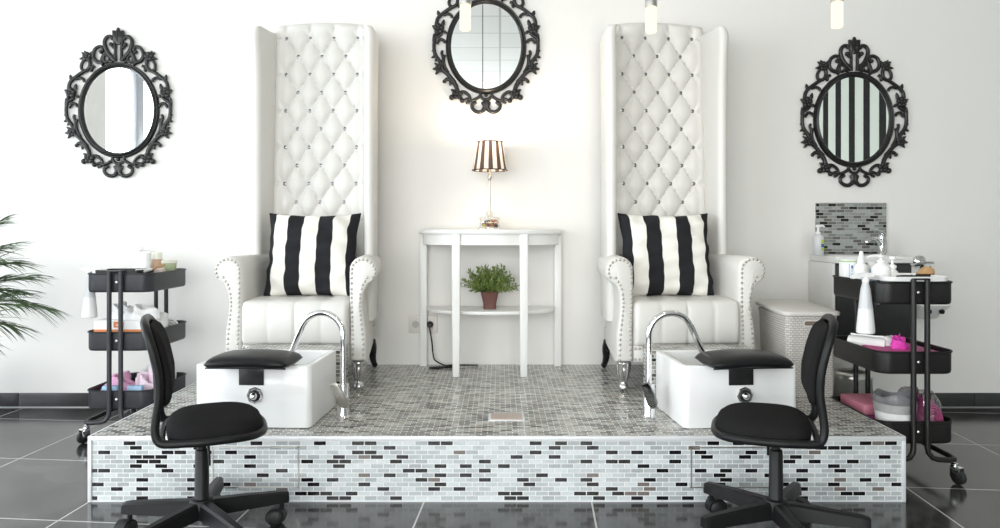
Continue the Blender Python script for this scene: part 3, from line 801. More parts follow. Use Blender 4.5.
# ------------------------------------------------------------------ ornate mirrors
U = 1 / 180.
def make_mirror(label, cx, cz, tilt=(0, 0)):
    root = thing('ornate_mirror', label, 'mirror', (cx, -.002, cz), 0, 'oval mirrors with black carved frames')
    m_ = MB(); n = 72
    prof = [(35.2, -.010), (36.0, -.020), (37.0, -.026), (38.2, -.022), (38.8, -.018), (39.8, -.020), (40.6, -.014), (40.8, -.002), (35.2, -.002)]
    rings = []
    for j in range(n):
        t = 2 * pi * j / n
        rings.append([(r * cos(t) * U, y, (r + 7.6) * sin(t) * U) for r, y in prof])
    rings.append(rings[0]); m_.loft(rings, False, False)
    fr = m_.build('oval_frame', M['frameblack'], root, smooth=50)
    c = MB()
    def P(p): return (p[0] * U, -.013, p[1] * U)
    def strand(pts, r0, r1=None, end=0.):
        r1 = r0 if r1 is None else r1
        for s in (-1, 1):
            sp = smooth_path([P((p[0] * s, p[1])) for p in pts], 5)
            k = len(sp)
            c.tube(sp, [1.22 * (r0 + (r1 - r0) * i / (k - 1)) * U for i in range(k)], 8, sy=.9)
            if end:
                c.ball(sp[-1], 1.15 * end * U, 8, 6)
    def both(f):
        for s in (-1, 1): f(s)
    def flower(x, y, r):
        for s in (-1, 1):
            for q in range(5):
                an = 2 * pi * q / 5 + .3
                c.ball((s * (x + r * .62 * cos(an)) * U, -.016, (y + r * .62 * sin(an)) * U), r * .56 * U, 8, 6, (1, .8, 1))
            c.ball((s * x * U, -.021, y * U), r * .36 * U, 8, 6)
    def leaf(x, y, ang, ln, w):
        for s in (-1, 1):
            a = radians(ang); d = Vector((cos(a) * s, 0, sin(a))); b = Vector((s * x, 0, y))
            pts = [b + d * ln * t for t in (0, .3, .6, .85, 1)]
            c.tube([(p.x * U, -.013, p.z * U) for p in pts], [q * 1.3 * w * U for q in (.6, 1, .85, .55, .18)], 7, sy=.7)
    # crown
    strand([(-3.2, 50), (-7, 54), (-10.5, 58), (-13.3, 64.5), (-13.6, 69.6), (-11.2, 73.4), (-7.7, 74), (-5.6, 71.2)], 1.9, 1.5)
    strand([(-3, 49), (-3.2, 56), (-3.0, 63), (-4.4, 70), (-5, 76), (-5.4, 80)], 1.5, .7)
    strand([(-3.4, 62), (-5.5, 63.5), (-7.2, 66)], 1.3, 1.2, 2.0)
    leaf(-2.2, 68, 95, 12, 2.4); leaf(-.6, 66, 90, 17, 2.2); leaf(-1, 72, 112, 9, 1.6)
    strand([(-6, 48.5), (-9.8, 49.5), (-12.4, 48.2), (-14.6, 50), (-14.2, 54.4), (-11, 57.5)], 1.3, 1.2)
    strand([(-9.6, 49.5), (-9.4, 53), (-12, 55)], 1.1, 1.)
    strand([(-15, 46), (-17.6, 47.8), (-22.5, 49.6), (-25.2, 54.4), (-23.7, 60.6), (-20, 63.6), (-16.4, 63.4), (-15.6, 60.5), (-17.4, 58.6)], 1.8, 1.2, 1.8)
    strand([(-11.5, 60), (-14.5, 56), (-16.5, 51), (-17, 47)], 1.3, 1.5)
    flower(-31, 53.5, 4.4)
    leaf(-31, 54, 118, 6.5, 1.5); leaf(-32, 52.5, 188, 7.5, 1.3); leaf(-29, 54, 60, 6, 1.4); leaf(-32, 55, 150, 6, 1.3)
    strand([(-29, 50), (-28.3, 46), (-29.6, 42), (-33, 39.6), (-36.6, 41), (-37, 45.5), (-34.6, 50)], 1.6, 1.3)
    strand([(-24, 44.5), (-26.2, 43.2), (-27.2, 40)], 1.3, 1.3, 1.5)
    strand([(-33, 39.8), (-38, 36.8), (-45, 31.5), (-48.8, 27), (-50, 21)], 1.5, 1.6)
    strand([(-34, 28.5), (-35.2, 31), (-38.4, 32.4), (-43, 31.2)], 1.3, 1.2)
    leaf(-47, 30, 105, 6, 1.5); leaf(-44, 20, 75, 7, 1.6); leaf(-50, 18, 150, 5, 1.4)
    flower(-47.5, 17.2, 5.0)
    leaf(-48, 14, 215, 6, 1.5); leaf(-43, 15, 330, 4.5, 1.4)
    strand([(-44.5, 13), (-47, 10.5), (-51, 8), (-52.2, 3), (-52.2, -3), (-50.9, -9), (-46.5, -15.5), (-44.6, -20)], 1.3, 1.7)
    strand([(-41, 3.5), (-43, 6), (-46.5, 6.6), (-49.6, 2.5)], 1.3, 1.3)
    strand([(-52.2, 12), (-52.8, 6), (-51.8, 0)], 1.0, 1.2)
    leaf(-50, -9.5, 205, 5.5, 1.3); leaf(-51, -4, 195, 4, 1.1); leaf(-48, -12, 225, 5, 1.3)
    strand([(-43.6, -4.5), (-44.6, -7), (-43, -12), (-43.4, -17), (-45, -22)], 1.1, 1.6, 0)
    strand([(-41, -9), (-42.4, -13), (-41.6, -20), (-38, -27)], 1.0, 1.2)
    flower(-46.6, -22.3, 4.0)
    leaf(-47, -22.5, 185, 7, 1.4); leaf(-47, -24, 230, 6, 1.4); leaf(-47, -20, 150, 6, 1.2)
    strand([(-44.5, -23.5), (-41, -26), (-37, -30), (-34.5, -33), (-31, -36.5)], 1.8, 1.6)
    strand([(-29.8, -41), (-32.5, -36.6), (-36, -33.8), (-39.6, -33.4), (-42, -35.6)], 1.9, 1.4, 1.7)
    leaf(-35, -35, 250, 5, 1.4)
    strand([(-31.5, -37), (-29.6, -42), (-29, -47)], 1.6, 2)
    flower(-28.8, -48.5, 4.8)
    strand([(-30, -50), (-32.5, -50.8), (-34.5, -51.6)], 1.4, 1.3, 2.5)
    strand([(-27, -51), (-25, -53), (-24, -54.8)], 1.4, 1.4, 2.2)
    leaf(-31, -46, 150, 5, 1.3)
    strand([(-25, -46), (-21.5, -46.4), (-17.5, -49.5), (-16, -53.5), (-18, -56.5), (-20.4, -57.6)], 1.5, 1.1)
    strand([(-22, -54.5), (-18.5, -53.2), (-14, -54.6), (-8, -51.8), (-5, -49)], 1.3, 1.4)
    strand([(-9.6, -56.2), (-12, -57.6), (-14, -59), (-13.5, -63), (-9.4, -66), (-4.5, -65.8), (-1.5, -62)], 1.3, 1.7)
    strand([(-6, -46.8), (-5.4, -50), (-3, -53), (0, -53.8)], 1.2, 1.2)
    leaf(-1, -54, 268, 12, 2.2); leaf(-1.5, -60, 130, 5, 1.3); leaf(-1.5, -64, 215, 4.5, 1.3)
    c.ball((0, -.015, -49.6 * U), 2.0 * U, 8, 6)
    c.build('carved_border', M['frameblack'], root, smooth=60)
    gl = MB()
    rings = [[(r * cos(2 * pi * j / n) * U, -y, (r + 7.6) * sin(2 * pi * j / n) * U) for j in range(n)] for r, y in ((36.2, .004), (36.2, .0075))]
    g = gl.loft(rings).build('mirror_glass', M['mirror'], root, smooth=0)
    g.rotation_euler = (tilt[0], 0, tilt[1])
    return root
make_mirror('oval black carved mirror reflecting a bright window, on the wall above the palm side trolley', -2.132, 1.664)
make_mirror('oval black carved mirror above the console lamp, reflecting ceiling tiles', -.078, 2.022)
make_mirror('oval black carved mirror reflecting black and white stripes, above the mosaic splashback', 1.979, 1.612)

# ------------------------------------------------------------------ task chairs
def make_task_chair(label, loc, rz, base_ang):
    root = thing('task_chair', label, 'chair', loc, rz, 'black swivel task chairs')
    # upholstered pad
    def plan(k, n=44):
        out = []
        for j in range(n):
            t = 2 * pi * j / n; c, s_ = cos(t), sin(t)
            ex = 2 / 2.9
            x = abs(c) ** ex * (1 if c > 0 else -1) * .147 * k + .040
            y = abs(s_) ** ex * (1 if s_ > 0 else -1) * (.172 - .010 * c) * k
            out.append((x, y))
        return out
    def dip(x): return .020 * max(0, (x - .05) / .15) ** 2
    R = []
    for k, z in ((.90, .352), (.96, .360), (.975, .370), (.965, .382), (.93, .393), (.84, .402), (.68, .4075), (.4, .410), (.1, .411)):
        R.append([(x, y, z + .004 - dip(x) * .6) for x, y in plan(k)])
    seat = MB().loft(R).build('seat', M['blackfabric'], root, smooth=60)
    R = [[(x, y, z + .004 - dip(x) * .6) for x, y in plan(k)] for k, z in ((.3, .332), (.8, .338), (.95, .347), (.96, .354), (.9, .356))]
    MB().loft(R).build('seat_shell', M['blackplastic'], root, smooth=50)
    # one continuous frame: rim around the seat, up both sides of the back and over its top
    rim = [(x, y, .362 - dip(x) * .6) for x, y in plan(1.0)]
    front = [p for p in rim if p[0] > -.05]
    front.sort(key=lambda p: math.atan2(p[1], p[0] - .0))
    left = [(-.100, .150, .362), (-.120, .142, .371), (-.128, .138, .40), (-.124, .137, .445), (-.116, .139, .505), (-.118, .142, .565), (-.130, .142, .625), (-.144, .134, .673), (-.154, .112, .702), (-.160, .075, .715), (-.163, .0, .719)]
    right = [(x, -y, z) for x, y, z in left]
    path = [Vector(p) for p in right[::-1]] + [Vector(p) for p in front] + [Vector(p) for p in left[:-1]]
    sp = smooth_path(path[:] , 3)
    MB().tube(sp, .0125, 10, closed=True, sy=1.).build('frame_rail', M['blackplastic'], root, smooth=60)
    MB().tube([(-.100, -.150, .362), (-.112, -.10, .360), (-.115, 0, .360), (-.112, .10, .360), (-.100, .150, .362)], .010, 8).build('rear_rim', M['blackplastic'], root, smooth=60)
    # back pad
    def backx(z):
        pts = [(.42, -.124), (.46, -.120), (.50, -.116), (.56, -.118), (.62, -.130), (.67, -.144), (.72, -.162)]
        for (za, xa), (zb2, xb) in zip(pts, pts[1:]):
            if z <= zb2: return xa + (xb - xa) * (z - za) / (zb2 - za)
        return pts[-1][1]
    def slab(x_of, thick, z0, z1, hw, bulge):
        R = []; n = 18
        for i in range(n + 1):
            t = i / n; z = z0 + (z1 - z0) * t
            e_ = 1 - abs(2 * t - 1) ** 6
            w = hw * (.72 + .28 * e_ ** .6) * (1 - .10 * t)
            th = thick * max(.12, e_ ** .45)
            ring = []
            for q in range(24):
                an = 2 * pi * q / 24; c, s_ = cos(an), sin(an)
                yy = w * abs(c) ** .55 * (1 if c > 0 else -1); xx = th * abs(s_) ** .6 * (1 if s_ > 0 else -1)
                ring.append((x_of(z) + xx - bulge * (1 - (yy / hw) ** 2), yy, z))
            R.append(ring)
        return MB().loft(R)
    slab(lambda z: backx(z) + .022, .020, .462, .706, .140, .010).build('back_pad', M['blackfabric'], root, smooth=60)
    slab(lambda z: backx(z) - .004, .007, .466, .703, .134, .012).build('back_shell', M['blackplastic'], root, smooth=60)
    # column
    MB().lathe([(.026, .095), (.026, .13), (.0225, .135), (.0205, .29), (.018, .293), (.0135, .295), (.0135, .322), (.05, .326), (.05, .334), (.03, .335)], n=20).build('gas_column', M['blackplastic'], root, smooth=40)
    MB().tube(smooth_path([(.0, .012, .326), (.016, -.035, .322), (.020, -.055, .300), (.022, -.058, .255)], 5), .0045, 8).build('height_lever', M['blackplastic'], root, smooth=60)
    hub = MB().lathe([(.020, .072), (.034, .076), (.040, .09), (.040, .122), (.034, .134), (.026, .137)], n=20).build('base_hub', M['blackplastic'], root, smooth=40)
    for q in range(5):
        an = base_ang + q * 2 * pi / 5 - rz; mx = RZ(an)
        R = []
        for x, w, z0, z1 in ((.025, .025, .080, .130), (.12, .023, .079, .124), (.245, .0185, .077, .114), (.266, .0175, .076, .111), (.272, .015, .078, .108)):
            R.append([(x, -w, z0), (x, w, z0), (x, w * .82, z1 - .006), (x, w * .5, z1), (x, -w * .5, z1), (x, -w * .82, z1 - .006)])
        MB().loft(R, mx=mx).build('base_leg', M['blackplastic'], root, smooth=30)
        cm = mx @ T(.250, 0, 0) @ RZ([-.3, .5, .9, .2, .6][q] - an)
        ca = MB().lathe([(.008, .045), (.008, .084)], n=10, mx=cm)
        hood = []
        for i in range(13):
            a_ = radians(-20 + 220 * i / 12); hood.append((-.018 + .0325 * cos(a_), .029 + .0325 * sin(a_)))
        ca.prism(hood, 'y', -.019, .019, mx=cm)
        c_ = ca.build('caster', M['blackplastic'], root, smooth=40)
        for sy in (-1, 1):
            MB().lathe([(.004, 0), (.024, .0), (.0275, .003), (.0278, .016), (.024, .021), (.012, .024), (.004, .0245)], n=22, mx=cm @ T(-.018, sy * .003, .0280) @ RX(-sy * pi / 2)).build('wheel', M['rubber'], c_, smooth=40)
    return root
make_task_chair('black swivel task chair before the foot tub nearer the palm', (-.958, -1.675, 0), radians(23), radians(29))
make_task_chair('black swivel task chair before the foot tub by the hamper', (.885, -1.68, 0), radians(180 - 19), radians(54))

# ------------------------------------------------------------------ trolleys
TW, TD = .31, .42
def make_trolley(label, loc, material):
    root = thing('utility_trolley', label, 'trolley', loc, 0, 'three tier metal trolleys')
    for k, zt in enumerate((.24, .515, .79)):
        zb = zt - .088; R = []
        for w, d, z, r in ((TW - .06, TD - .06, zb, .03), (TW - .012, TD - .012, zb, .05), (TW - .004, TD - .004, zb + .004, .053), (TW, TD, zb + .012, .055), (TW, TD, zt - .006, .055),
                           (TW + .008, TD + .008, zt - .004, .058), (TW + .009, TD + .009, zt, .058), (TW + .004, TD + .004, zt + .0025, .056), (TW - .004, TD - .004, zt, .053), (TW - .004, TD - .004, zb + .006, .052), (TW - .05, TD - .05, zb + .004, .03)):
            R.append(ring3(rrect(w, d, r, 7), z))
        tr = MB().loft(R).build('tray', material, root, smooth=40)
        for s in (-1, 1):
            MB().lathe([(.0065, 0), (.0065, .003), (.003, .005)], n=10, mx=T(0, s * (TD / 2 + .0005), zt - .04) @ RX(s * -pi / 2)).build('bolt', M['satin'], tr)
    yo = TD / 2 + .0125
    for s in (-1, 1):
        near = [(s * .027, -yo, .802), (s * .027, -yo, .5), (s * .027, -yo, .25), (s * .027, -yo, .15), (s * .031, -yo - .002, .122), (s * .044, -yo - .005, .104), (s * .065, -yo - .007, .098), (s * .10, -yo - .008, .096), (s * .128, -yo - .004, .095), (s * .143, -yo + .015, .094), (s * .146, -yo + .05, .094), (s * .146, -.08, .094)]
        far = [(x, -y, z) for x, y, z in near[::-1]]
        MB().tube(near + far, .0105, 12).build('frame_tube', material, root, smooth=60)
    for s in (-1, 1):
        MB().box(-.034, .034, s * yo - .012, s * yo + .012, .800, .8065, .003).build('post_cap', material, root)
    for sx in (-1, 1):
        for sy in (-1, 1):
            cm = T(sx * .138, sy * (yo - .006), 0) @ RZ(radians(70 if sx * sy > 0 else 110))
            c_ = MB().lathe([(.012, .066), (.013, .070), (.013, .078), (.007, .081), (.007, .090)], n=12, mx=cm)
            c_.box(-.030, .010, -.014, -.0115, .026, .069, .001, mx=cm).box(-.030, .010, .0115, .014, .026, .069, .001, mx=cm).box(-.030, .010, -.014, .014, .064, .069, .001, mx=cm)
            c2 = c_.build('caster', M['chrome'], root, smooth=40)
            MB().lathe([(.006, -.010), (.026, -.009), (.0295, -.006), (.0295, .006), (.026, .009), (.006, .010)], n=24, mx=cm @ T(-.016, 0, .0302) @ RX(pi / 2)).build('wheel', M['rubber'], c2, smooth=40)
    return root
TL, TR = (-1.80, -.43, 0), (1.650, -.905, 0)
make_trolley('charcoal three tier trolley between the palm and the platform', TL, M['charcoal'])
make_trolley('black three tier trolley beside the platform, before the washstand', TR, M['blacktrolley'])

# small containers
def solo(mb, name, material, label, cat, at, uv=None, smooth=45, group=None, bev=0.):
    return tag(mb.build(name, material, None, at, smooth, uv, bev), label, cat, group)
def pump_bottle(label, loc, r, h, bodymat, headrot, style='round', labels=None, group=None):
    root = thing('pump_bottle', label, 'bottle', loc, headrot, group)
    if style == 'dome':
        prof = [(r * .9, .0005), (r, .006), (r, h * .42), (r * .98, h * .47), (r * .80, h * .56), (r * .5, h * .64), (r * .32, h * .68), (r * .30, h * .70)]
    else:
        prof = [(r * .92, .0005), (r, .006), (r, h * .56), (r * .93, h * .62), (r * .65, h * .67), (r * .40, h * .69), (r * .38, h * .71)]
    MB().lathe(prof, n=24).build('bottle', bodymat, root, smooth=50)
    hd = MB().lathe([(r * .44, h * .70), (r * .46, h * .76), (r * .40, h * .78), (r * .17, h * .80), (r * .15, h * .90), (r * .42, h * .92), (r * .45, h * .97), (r * .30, h)], n=18)
    hd.tube([(0, 0, h * .945), (r * .8, 0, h * .955), (r * 1.35, 0, h * .935), (r * 1.65, 0, h * .90)], [r * .22, r * .2, r * .16, r * .12], 8)
    hd.build('pump', M['whiteplastic'], root, smooth=50)
    return root
def towel_roll(label, loc, rot, r, ln, group=None):
    m_ = MB(); out = []; inn = []; turns = 3.2; n = 90
    for i in range(n + 1):
        t = i / n; a = 2 * pi * turns * t; rr = r * (.12 + .88 * t)
        out.append((rr * cos(a), rr * sin(a))); ri = rr - r * .19
        inn.append((max(ri, .0008) * cos(a), max(ri, .0008) * sin(a)))
    R = []
    for k in range(7):
        y = -ln / 2 + ln * k / 6; sc = 1 + .03 * sin(k * 2.1)
        R.append([(x * sc, y, z * sc) for x, z in out + inn[::-1]])
    o = m_.loft(R).build('rolled_towel', M['towel'], smooth=50)
    o.location = loc; o.rotation_euler = rot
    return tag(o, label, 'towel', group)
def blob(w, d, h, seed, amp=.18, n=28, m=14, flat=.55):
    """soft crumpled heap with a flat underside"""
    rnd = random.Random(seed); ph = [(rnd.uniform(2, 9), rnd.uniform(2, 9), rnd.uniform(0, 6)) for _ in range(7)]
    R = []
    for i in range(m + 1):
        el = pi / 2 * i / m; R_ = []
        for j in range(n):
            az = 2 * pi * j / n
            k = 1 + sum(amp / 3.5 * sin(round(f1 * .6) * az + f2 * el + p) for f1, f2, p in ph)
            c_ = cos(el) ** flat if i < m else .02
            R_.append((w / 2 * c_ * cos(az) * k, d / 2 * c_ * sin(az) * k, h * sin(el) * (1 + (k - 1) * 1.2)))
        R.append(R_)
    return MB().loft(R)
def placed(mb, name, material, label, cat, loc, rot=(0, 0, 0), group=None, smooth=50):
    o = mb.build(name, material, None, (0, 0, 0), smooth); o.location = loc; o.rotation_euler = rot
    return tag(o, label, cat, group)
def squeeze_bottle(label, loc, s, bodymat, group):
    """tapered trigger bottle hooked over a tray edge; s = side of the tray it hangs on"""
    root = thing('spray_bottle', label, 'bottle', loc, 0, group)
    R = [(.030, -.205), (.034, -.202), (.0345, -.190), (.0285, -.120), (.0285, -.119)]
    MB().lathe([(.030, -.205), (.034, -.202), (.0345, -.190), (.027, -.105)], n=20).build('lower_body', M['hose'], root, smooth=50)
    MB().lathe([(.0269, -.105), (.019, -.03), (.013, -.005), (.011, .004)], n=20).build('upper_body', bodymat, root, smooth=50)
    hd = MB().lathe([(.013, .0), (.014, .012), (.011, .020), (.010, .024)], n=16)
    hd.prism([(-.034 * s, .036), (-.030 * s, .024), (.02 * s, .020), (.055 * s, .014), (.060 * s, .019), (.045 * s, .032), (.0, .040)], 'y', -.010, .010)
    hd.build('trigger_head', M['whiteplastic'], root, smooth=30)
    return root

BEFORE1 = set(COL.objects)
# --- on the charcoal trolley (trays at z .79 / .515 / .24, tray floors 8 cm below)
def lt(px, d, z): return ((px - 500) * d / 700, d - 3.89, z)
f3, f2, f1 = .7085, .4335, .1585
squeeze_bottle('white spray bottle hooked over the top tray of the charcoal trolley', (-1.765 - TW / 2 - .036, -.53, .775), 1, M['frost'], 'spray bottles hanging on the trolleys')
dt = MB(); R = []
for w, d, z in ((.19, .13, .745), (.21, .15, .748), (.215, .155, .806), (.205, .145, .806), (.20, .14, .755), (.1, .08, .753)):
    R.append([(x - 1.772, y - .552, z) for x, y in rrect(w, d, .02, 4)])
solo(dt.loft(R), 'storage_dish', M['blacktrolley'], 'black dish lying in the top tray of the charcoal trolley', 'dish', (-1.772, -.552, .745))
for x_, y_ in ((-1.772, -.552),):
    o = MB().box(x_ - .09, x_ + .09, y_ - .06, y_ + .06, f3 - .001, .7445, .004)
    solo(o, 'black_box', M['blackplastic'], 'low black box under the black dish in the charcoal trolley', 'box', (x_, y_, f3))
pump_bottle('white pump bottle behind the black dish on the charcoal trolley', (-1.772, -.405, f3), .035, .200, M['whiteplastic'], radians(10), 'dome')
def jar(name, label, loc, r, h, mb_, ml):
    root = thing(name, label, 'jar', loc)
    MB().lathe([(r * .92, .0005), (r, .005), (r, h * .80), (r * .9, h * .82)], n=22).build('jar_body', mb_, root, smooth=45)
    MB().lathe([(r * 1.02, h * .80), (r * 1.03, h * .98), (r * .97, h), (r * .3, h)], n=22).build('lid', ml, root, smooth=45)
    return root
jar('cosmetic_jar', 'plain white jar on the top tray of the charcoal trolley', (-1.722, -.452, f3), .024, .172, M['whiteplastic'], M['whiteplastic'])
jar('cosmetic_jar', 'tan jar beside the plain white jar on the charcoal trolley', (-1.700, -.385, f3), .025, .174, M['brownjar'], M['bowl_rim'])
jar('cosmetic_jar', 'tan jar half hidden behind the white pump bottle on the charcoal trolley', (-1.768, -.318, f3), .027, .176, M['brownjar'], M['bowl_rim'])
bw = thing('glass_bowl', 'green tinted bowl with pale rim at the back of the charcoal trolley top', 'bowl', (-1.700, -.325, f3)); 
MB().lathe([(.045, .0005), (.056, .01), (.066, .10), (.067, .118), (.063, .118), (.06, .1), (.05, .016), (.02, .014)], n=28).build('bowl_body', M['bowl_glass'], bw, smooth=50)
MB().lathe([(.066, .116), (.070, .118), (.070, .132), (.066, .134), (.02, .135)], n=28).build('lid', M['bowl_rim'], bw, smooth=40)
sp = thing('spatula', 'white spatula with wooden tip resting on the charcoal trolley edge', 'spatula', (-1.66, -.56, .796))
MB().tube([(-1.685, -.615, .797), (-1.665, -.575, .800), (-1.650, -.535, .806)], [.013, .009, .006], 8, sy=.6).build('blade', M['whiteplastic'], sp, sp.location, smooth=60)
MB().tube([(-1.650, -.535, .806), (-1.632, -.49, .817), (-1.622, -.465, .823)], .005, 8).build('handle', M['wood'], sp, sp.location, smooth=60)
solo(MB().box(-1.690, -1.652, -.432, -.395, f3, .803, .002), 'small_box', mat('pale_pink_card', (.80, .66, .60), .6), 'tiny pale pink box on the charcoal trolley before the green bowl', 'box', (-1.671, -.41, f3))
solo(MB().box(-1.905, -1.865, -.60, -.53, f3, .808, .008), 'cotton_pack', M['whitematte'], 'small white pack in the corner of the charcoal trolley top tray', 'pack', (-1.885, -.565, f3))
# middle tray
bx = thing('tissue_box', 'white tissue box with orange print in the charcoal trolley middle tray', 'box', (-1.765, -.53, f2)); BA = bx.location
MB().box(-1.895, -1.640, -.60, -.47, f2 + .0005, .566, .004).build('carton', M['whitematte'], bx, BA)
MB().box(-1.8955, -1.6395, -.6006, -.4694, f2 + .001, .523, .001).build('orange_band', M['orange'], bx, BA)
MB().box(-1.800, -1.752, -.6014, -.5995, .532, .560).build('orange_print', M['orange'], bx, BA)
MB().box(-1.788, -1.764, -.602, -.6005, .541, .546).build('print_stripe', M['whitematte'], bx, BA)
tis = blob(.10, .07, .062, 4, .3)
t_ = tis.build('tissue', M['whitematte'], bx); t_.location = (-.035, 0, .567 - f2)
placed(blob(.15, .12, .055, 9, .2), 'folded_cloth', M['whitematte'], 'white crumpled cloth lying on the tissue box of the charcoal trolley', 'cloth', (-1.700, -.53, .567), (0, 0, .4))
towel_roll('rolled white towel standing behind the task chair back in the charcoal trolley', (-1.672, -.435, f2 + .085), (radians(60), 0, .3), .05, .11, 'rolled towels on the charcoal trolley')
towel_roll('rolled white towel lying at the rear end of the charcoal trolley middle tray', (-1.690, -.325, f2 + .066), (0, 0, radians(48)), .047, .13, 'rolled towels on the charcoal trolley')
# bottom tray
placed(blob(.19, .15, .115, 21, .22), 'pink_cloth', M['pink'], 'bright pink cloth heap in the charcoal trolley bottom tray', 'cloth', (-1.822, -.50, f1))
placed(blob(.15, .16, .112, 22, .3), 'lace_cloth', M['pinklace'], 'pale pink lacy cloth in the charcoal trolley bottom tray', 'cloth', (-1.690, -.49, f1))
placed(blob(.20, .14, .145, 23, .15), 'white_cloth', M['whitematte'], 'white cloth behind the pink heaps in the charcoal trolley bottom tray', 'cloth', (-1.72, -.34, f1))
for i, (x_, y_) in enumerate(((-1.70, -.595), (-1.815, -.60))):
    solo(MB().box(x_ - .035, x_ + .035, y_ - .012, y_ + .012, f1, .2555, .003), 'blue_packet', M['lightblue'], ['light blue packet before the lacy pink cloth in the charcoal trolley', 'light blue packet before the bright pink cloth in the charcoal trolley'][i], 'packet', (x_, y_, f1), group='light blue packets')

for o in COL.objects:            # the things on the charcoal trolley stand with it
    if o.parent is None and o not in BEFORE1: o.location.x -= .035
BEFORE2 = set(COL.objects)   # --- on the black trolley
def pr(mb, *a, **k): return placed(mb, *a, **k)
squeeze_bottle('white spray bottle hooked over the top tray of the black trolley', (1.650 - TW / 2 - .026, -1.062, .786), -1, M['frost'], 'spray bottles hanging on the trolleys')
wt = MB(); R = []
for w, d, z in ((.22, .20, .792), (.255, .235, .794), (.262, .242, .812), (.252, .232, .812), (.246, .226, .798), (.1, .1, .797)):
    R.append([(x + 1.652, y - 1.005, z) for x, y in rrect(w, d, .045, 6)])
solo(wt.loft(R), 'serving_tray', M['whiteplastic'], 'white oval tray resting on the top rim of the black trolley', 'tray', (1.652, -1.005, .792))
cb = thing('carton', 'white carton with blue and green print in the black trolley top tray', 'box', (1.548, -.80, f3)); CB = cb.location
MB().box(1.503, 1.553, -.83, -.77, f3 + .0005, .867, .002).build('carton_body', M['whitematte'], cb, CB)
MB().box(1.502, 1.5535, -.8306, -.7695, .856, .861).build('green_stripe', M['greenprint'], cb, CB)
MB().box(1.528, 1.535, -.8312, -.8295, .828, .842).build('blue_square', M['blueprint'], cb, CB)
for z_, w_ in ((.815, .004), (.80, .010), (.79, .008), (.78, .012)): MB().box(1.528, 1.528 + w_, -.8312, -.8295, z_, z_ + .006).build('blue_line', M['lightblue'], cb, CB)
MB().box(1.518, 1.5215, -.8312, -.8295, .72, .85).build('pale_stripe', M['lightblue'], cb, CB)
nb = thing('nozzle_bottle', 'white bottle with pointed nozzle in the black trolley top tray', 'bottle', (1.556, -.86, f3))
MB().lathe([(.028, .0005), (.030, .006), (.030, .12), (.026, .135), (.016, .143), (.014, .146)], n=22).build('bottle', M['whiteplastic'], nb, smooth=50)
MB().lathe([(.016, .145), (.017, .150), (.012, .168), (.008, .19), (.006, .196)], n=18).build('nozzle', M['whiteplastic'], nb, smooth=50)
pump_bottle('white domed pump bottle nearer the nozzle bottle on the black trolley', (1.565, -1.0, .7985), .036, .095, M['whiteplastic'], radians(185), 'dome', group='domed pump bottles on the black trolley')
pump_bottle('white domed pump bottle before the dark cabinet panel on the black trolley', (1.690, -.86, f3), .035, .175, M['whiteplastic'], radians(10), 'dome', group='domed pump bottles on the black trolley')
for x_, y_, m_, lb in ((1.648, -.775, 'lightblue', 'blue bottle tucked between white bottles on the black trolley'), (1.708, -.765, 'lightblue', 'blue bottle behind the domed pump bottle on the black trolley')):
    jar('cosmetic_bottle', lb, (x_, y_, f3), .018, .145, M[m_], M['whiteplastic'])
br = thing('wooden_brush', 'small brown wooden nail brush on the white tray of the black trolley', 'brush', (1.765, -.97, .7985)); BR = br.location
MB().prism([(1.730, .814), (1.747, .830), (1.760, .842), (1.780, .843), (1.792, .834), (1.796, .814)], 'y', -.99, -.955).build('brush_body', M['wood'], br, BR, smooth=40, bev=.004)
MB().box(1.732, 1.794, -.986, -.959, .7992, .8145, .002).build('bristles', M['soil'], br, BR)
tw = thing('nail_tool', 'thin dark nail tool leaning out of the white tray', 'tool', (1.79, -.93, .80))
MB().tube([(1.765, -.93, .801), (1.792, -.93, .824), (1.812, -.93, .842)], [.003, .004, .003], 8).build('handle', M['blackplastic'], tw, tw.location)
cl = thing('nail_clipper', 'black tools lying on the white tray before the pump bottle', 'tool', (1.67, -1.03, .7985))
MB().tube(smooth_path([(1.628, -1.0, .803), (1.655, -1.01, .806), (1.69, -1.005, .805), (1.70, -.985, .806)], 4), .006, 8).build('handle', M['blackplastic'], cl, cl.location, smooth=60)
MB().ball((1.690, -1.03, .806), .0085, 10, 6, (1.3, 1, .9)).build('finger_ring', M['blackplastic'], cl, cl.location)
# middle tray
towel_roll('rolled white towel in the middle tray of the black trolley', (1.577, -.875, f2 + .078), (0, 0, radians(42)), .036, .15)
pk = solo(MB().box(1.545, 1.77, -1.09, -.80, f2 + .0005, .508, .008), 'towel_stack', M['rose'], 'folded magenta towels filling the black trolley middle tray', 'towels', (1.66, -.95, f2))
placed(blob(.062, .055, .044, 31, .28), 'bath_puff', M['magenta'], 'magenta mesh puff on folded towels in the black trolley', 'puff', (1.640, -1.00, .509))
placed(blob(.085, .06, .036, 32, .1), 'cotton_pad', M['towel'], 'white cotton wad behind the magenta puff in the black trolley', 'cotton', (1.645, -.92, .509))
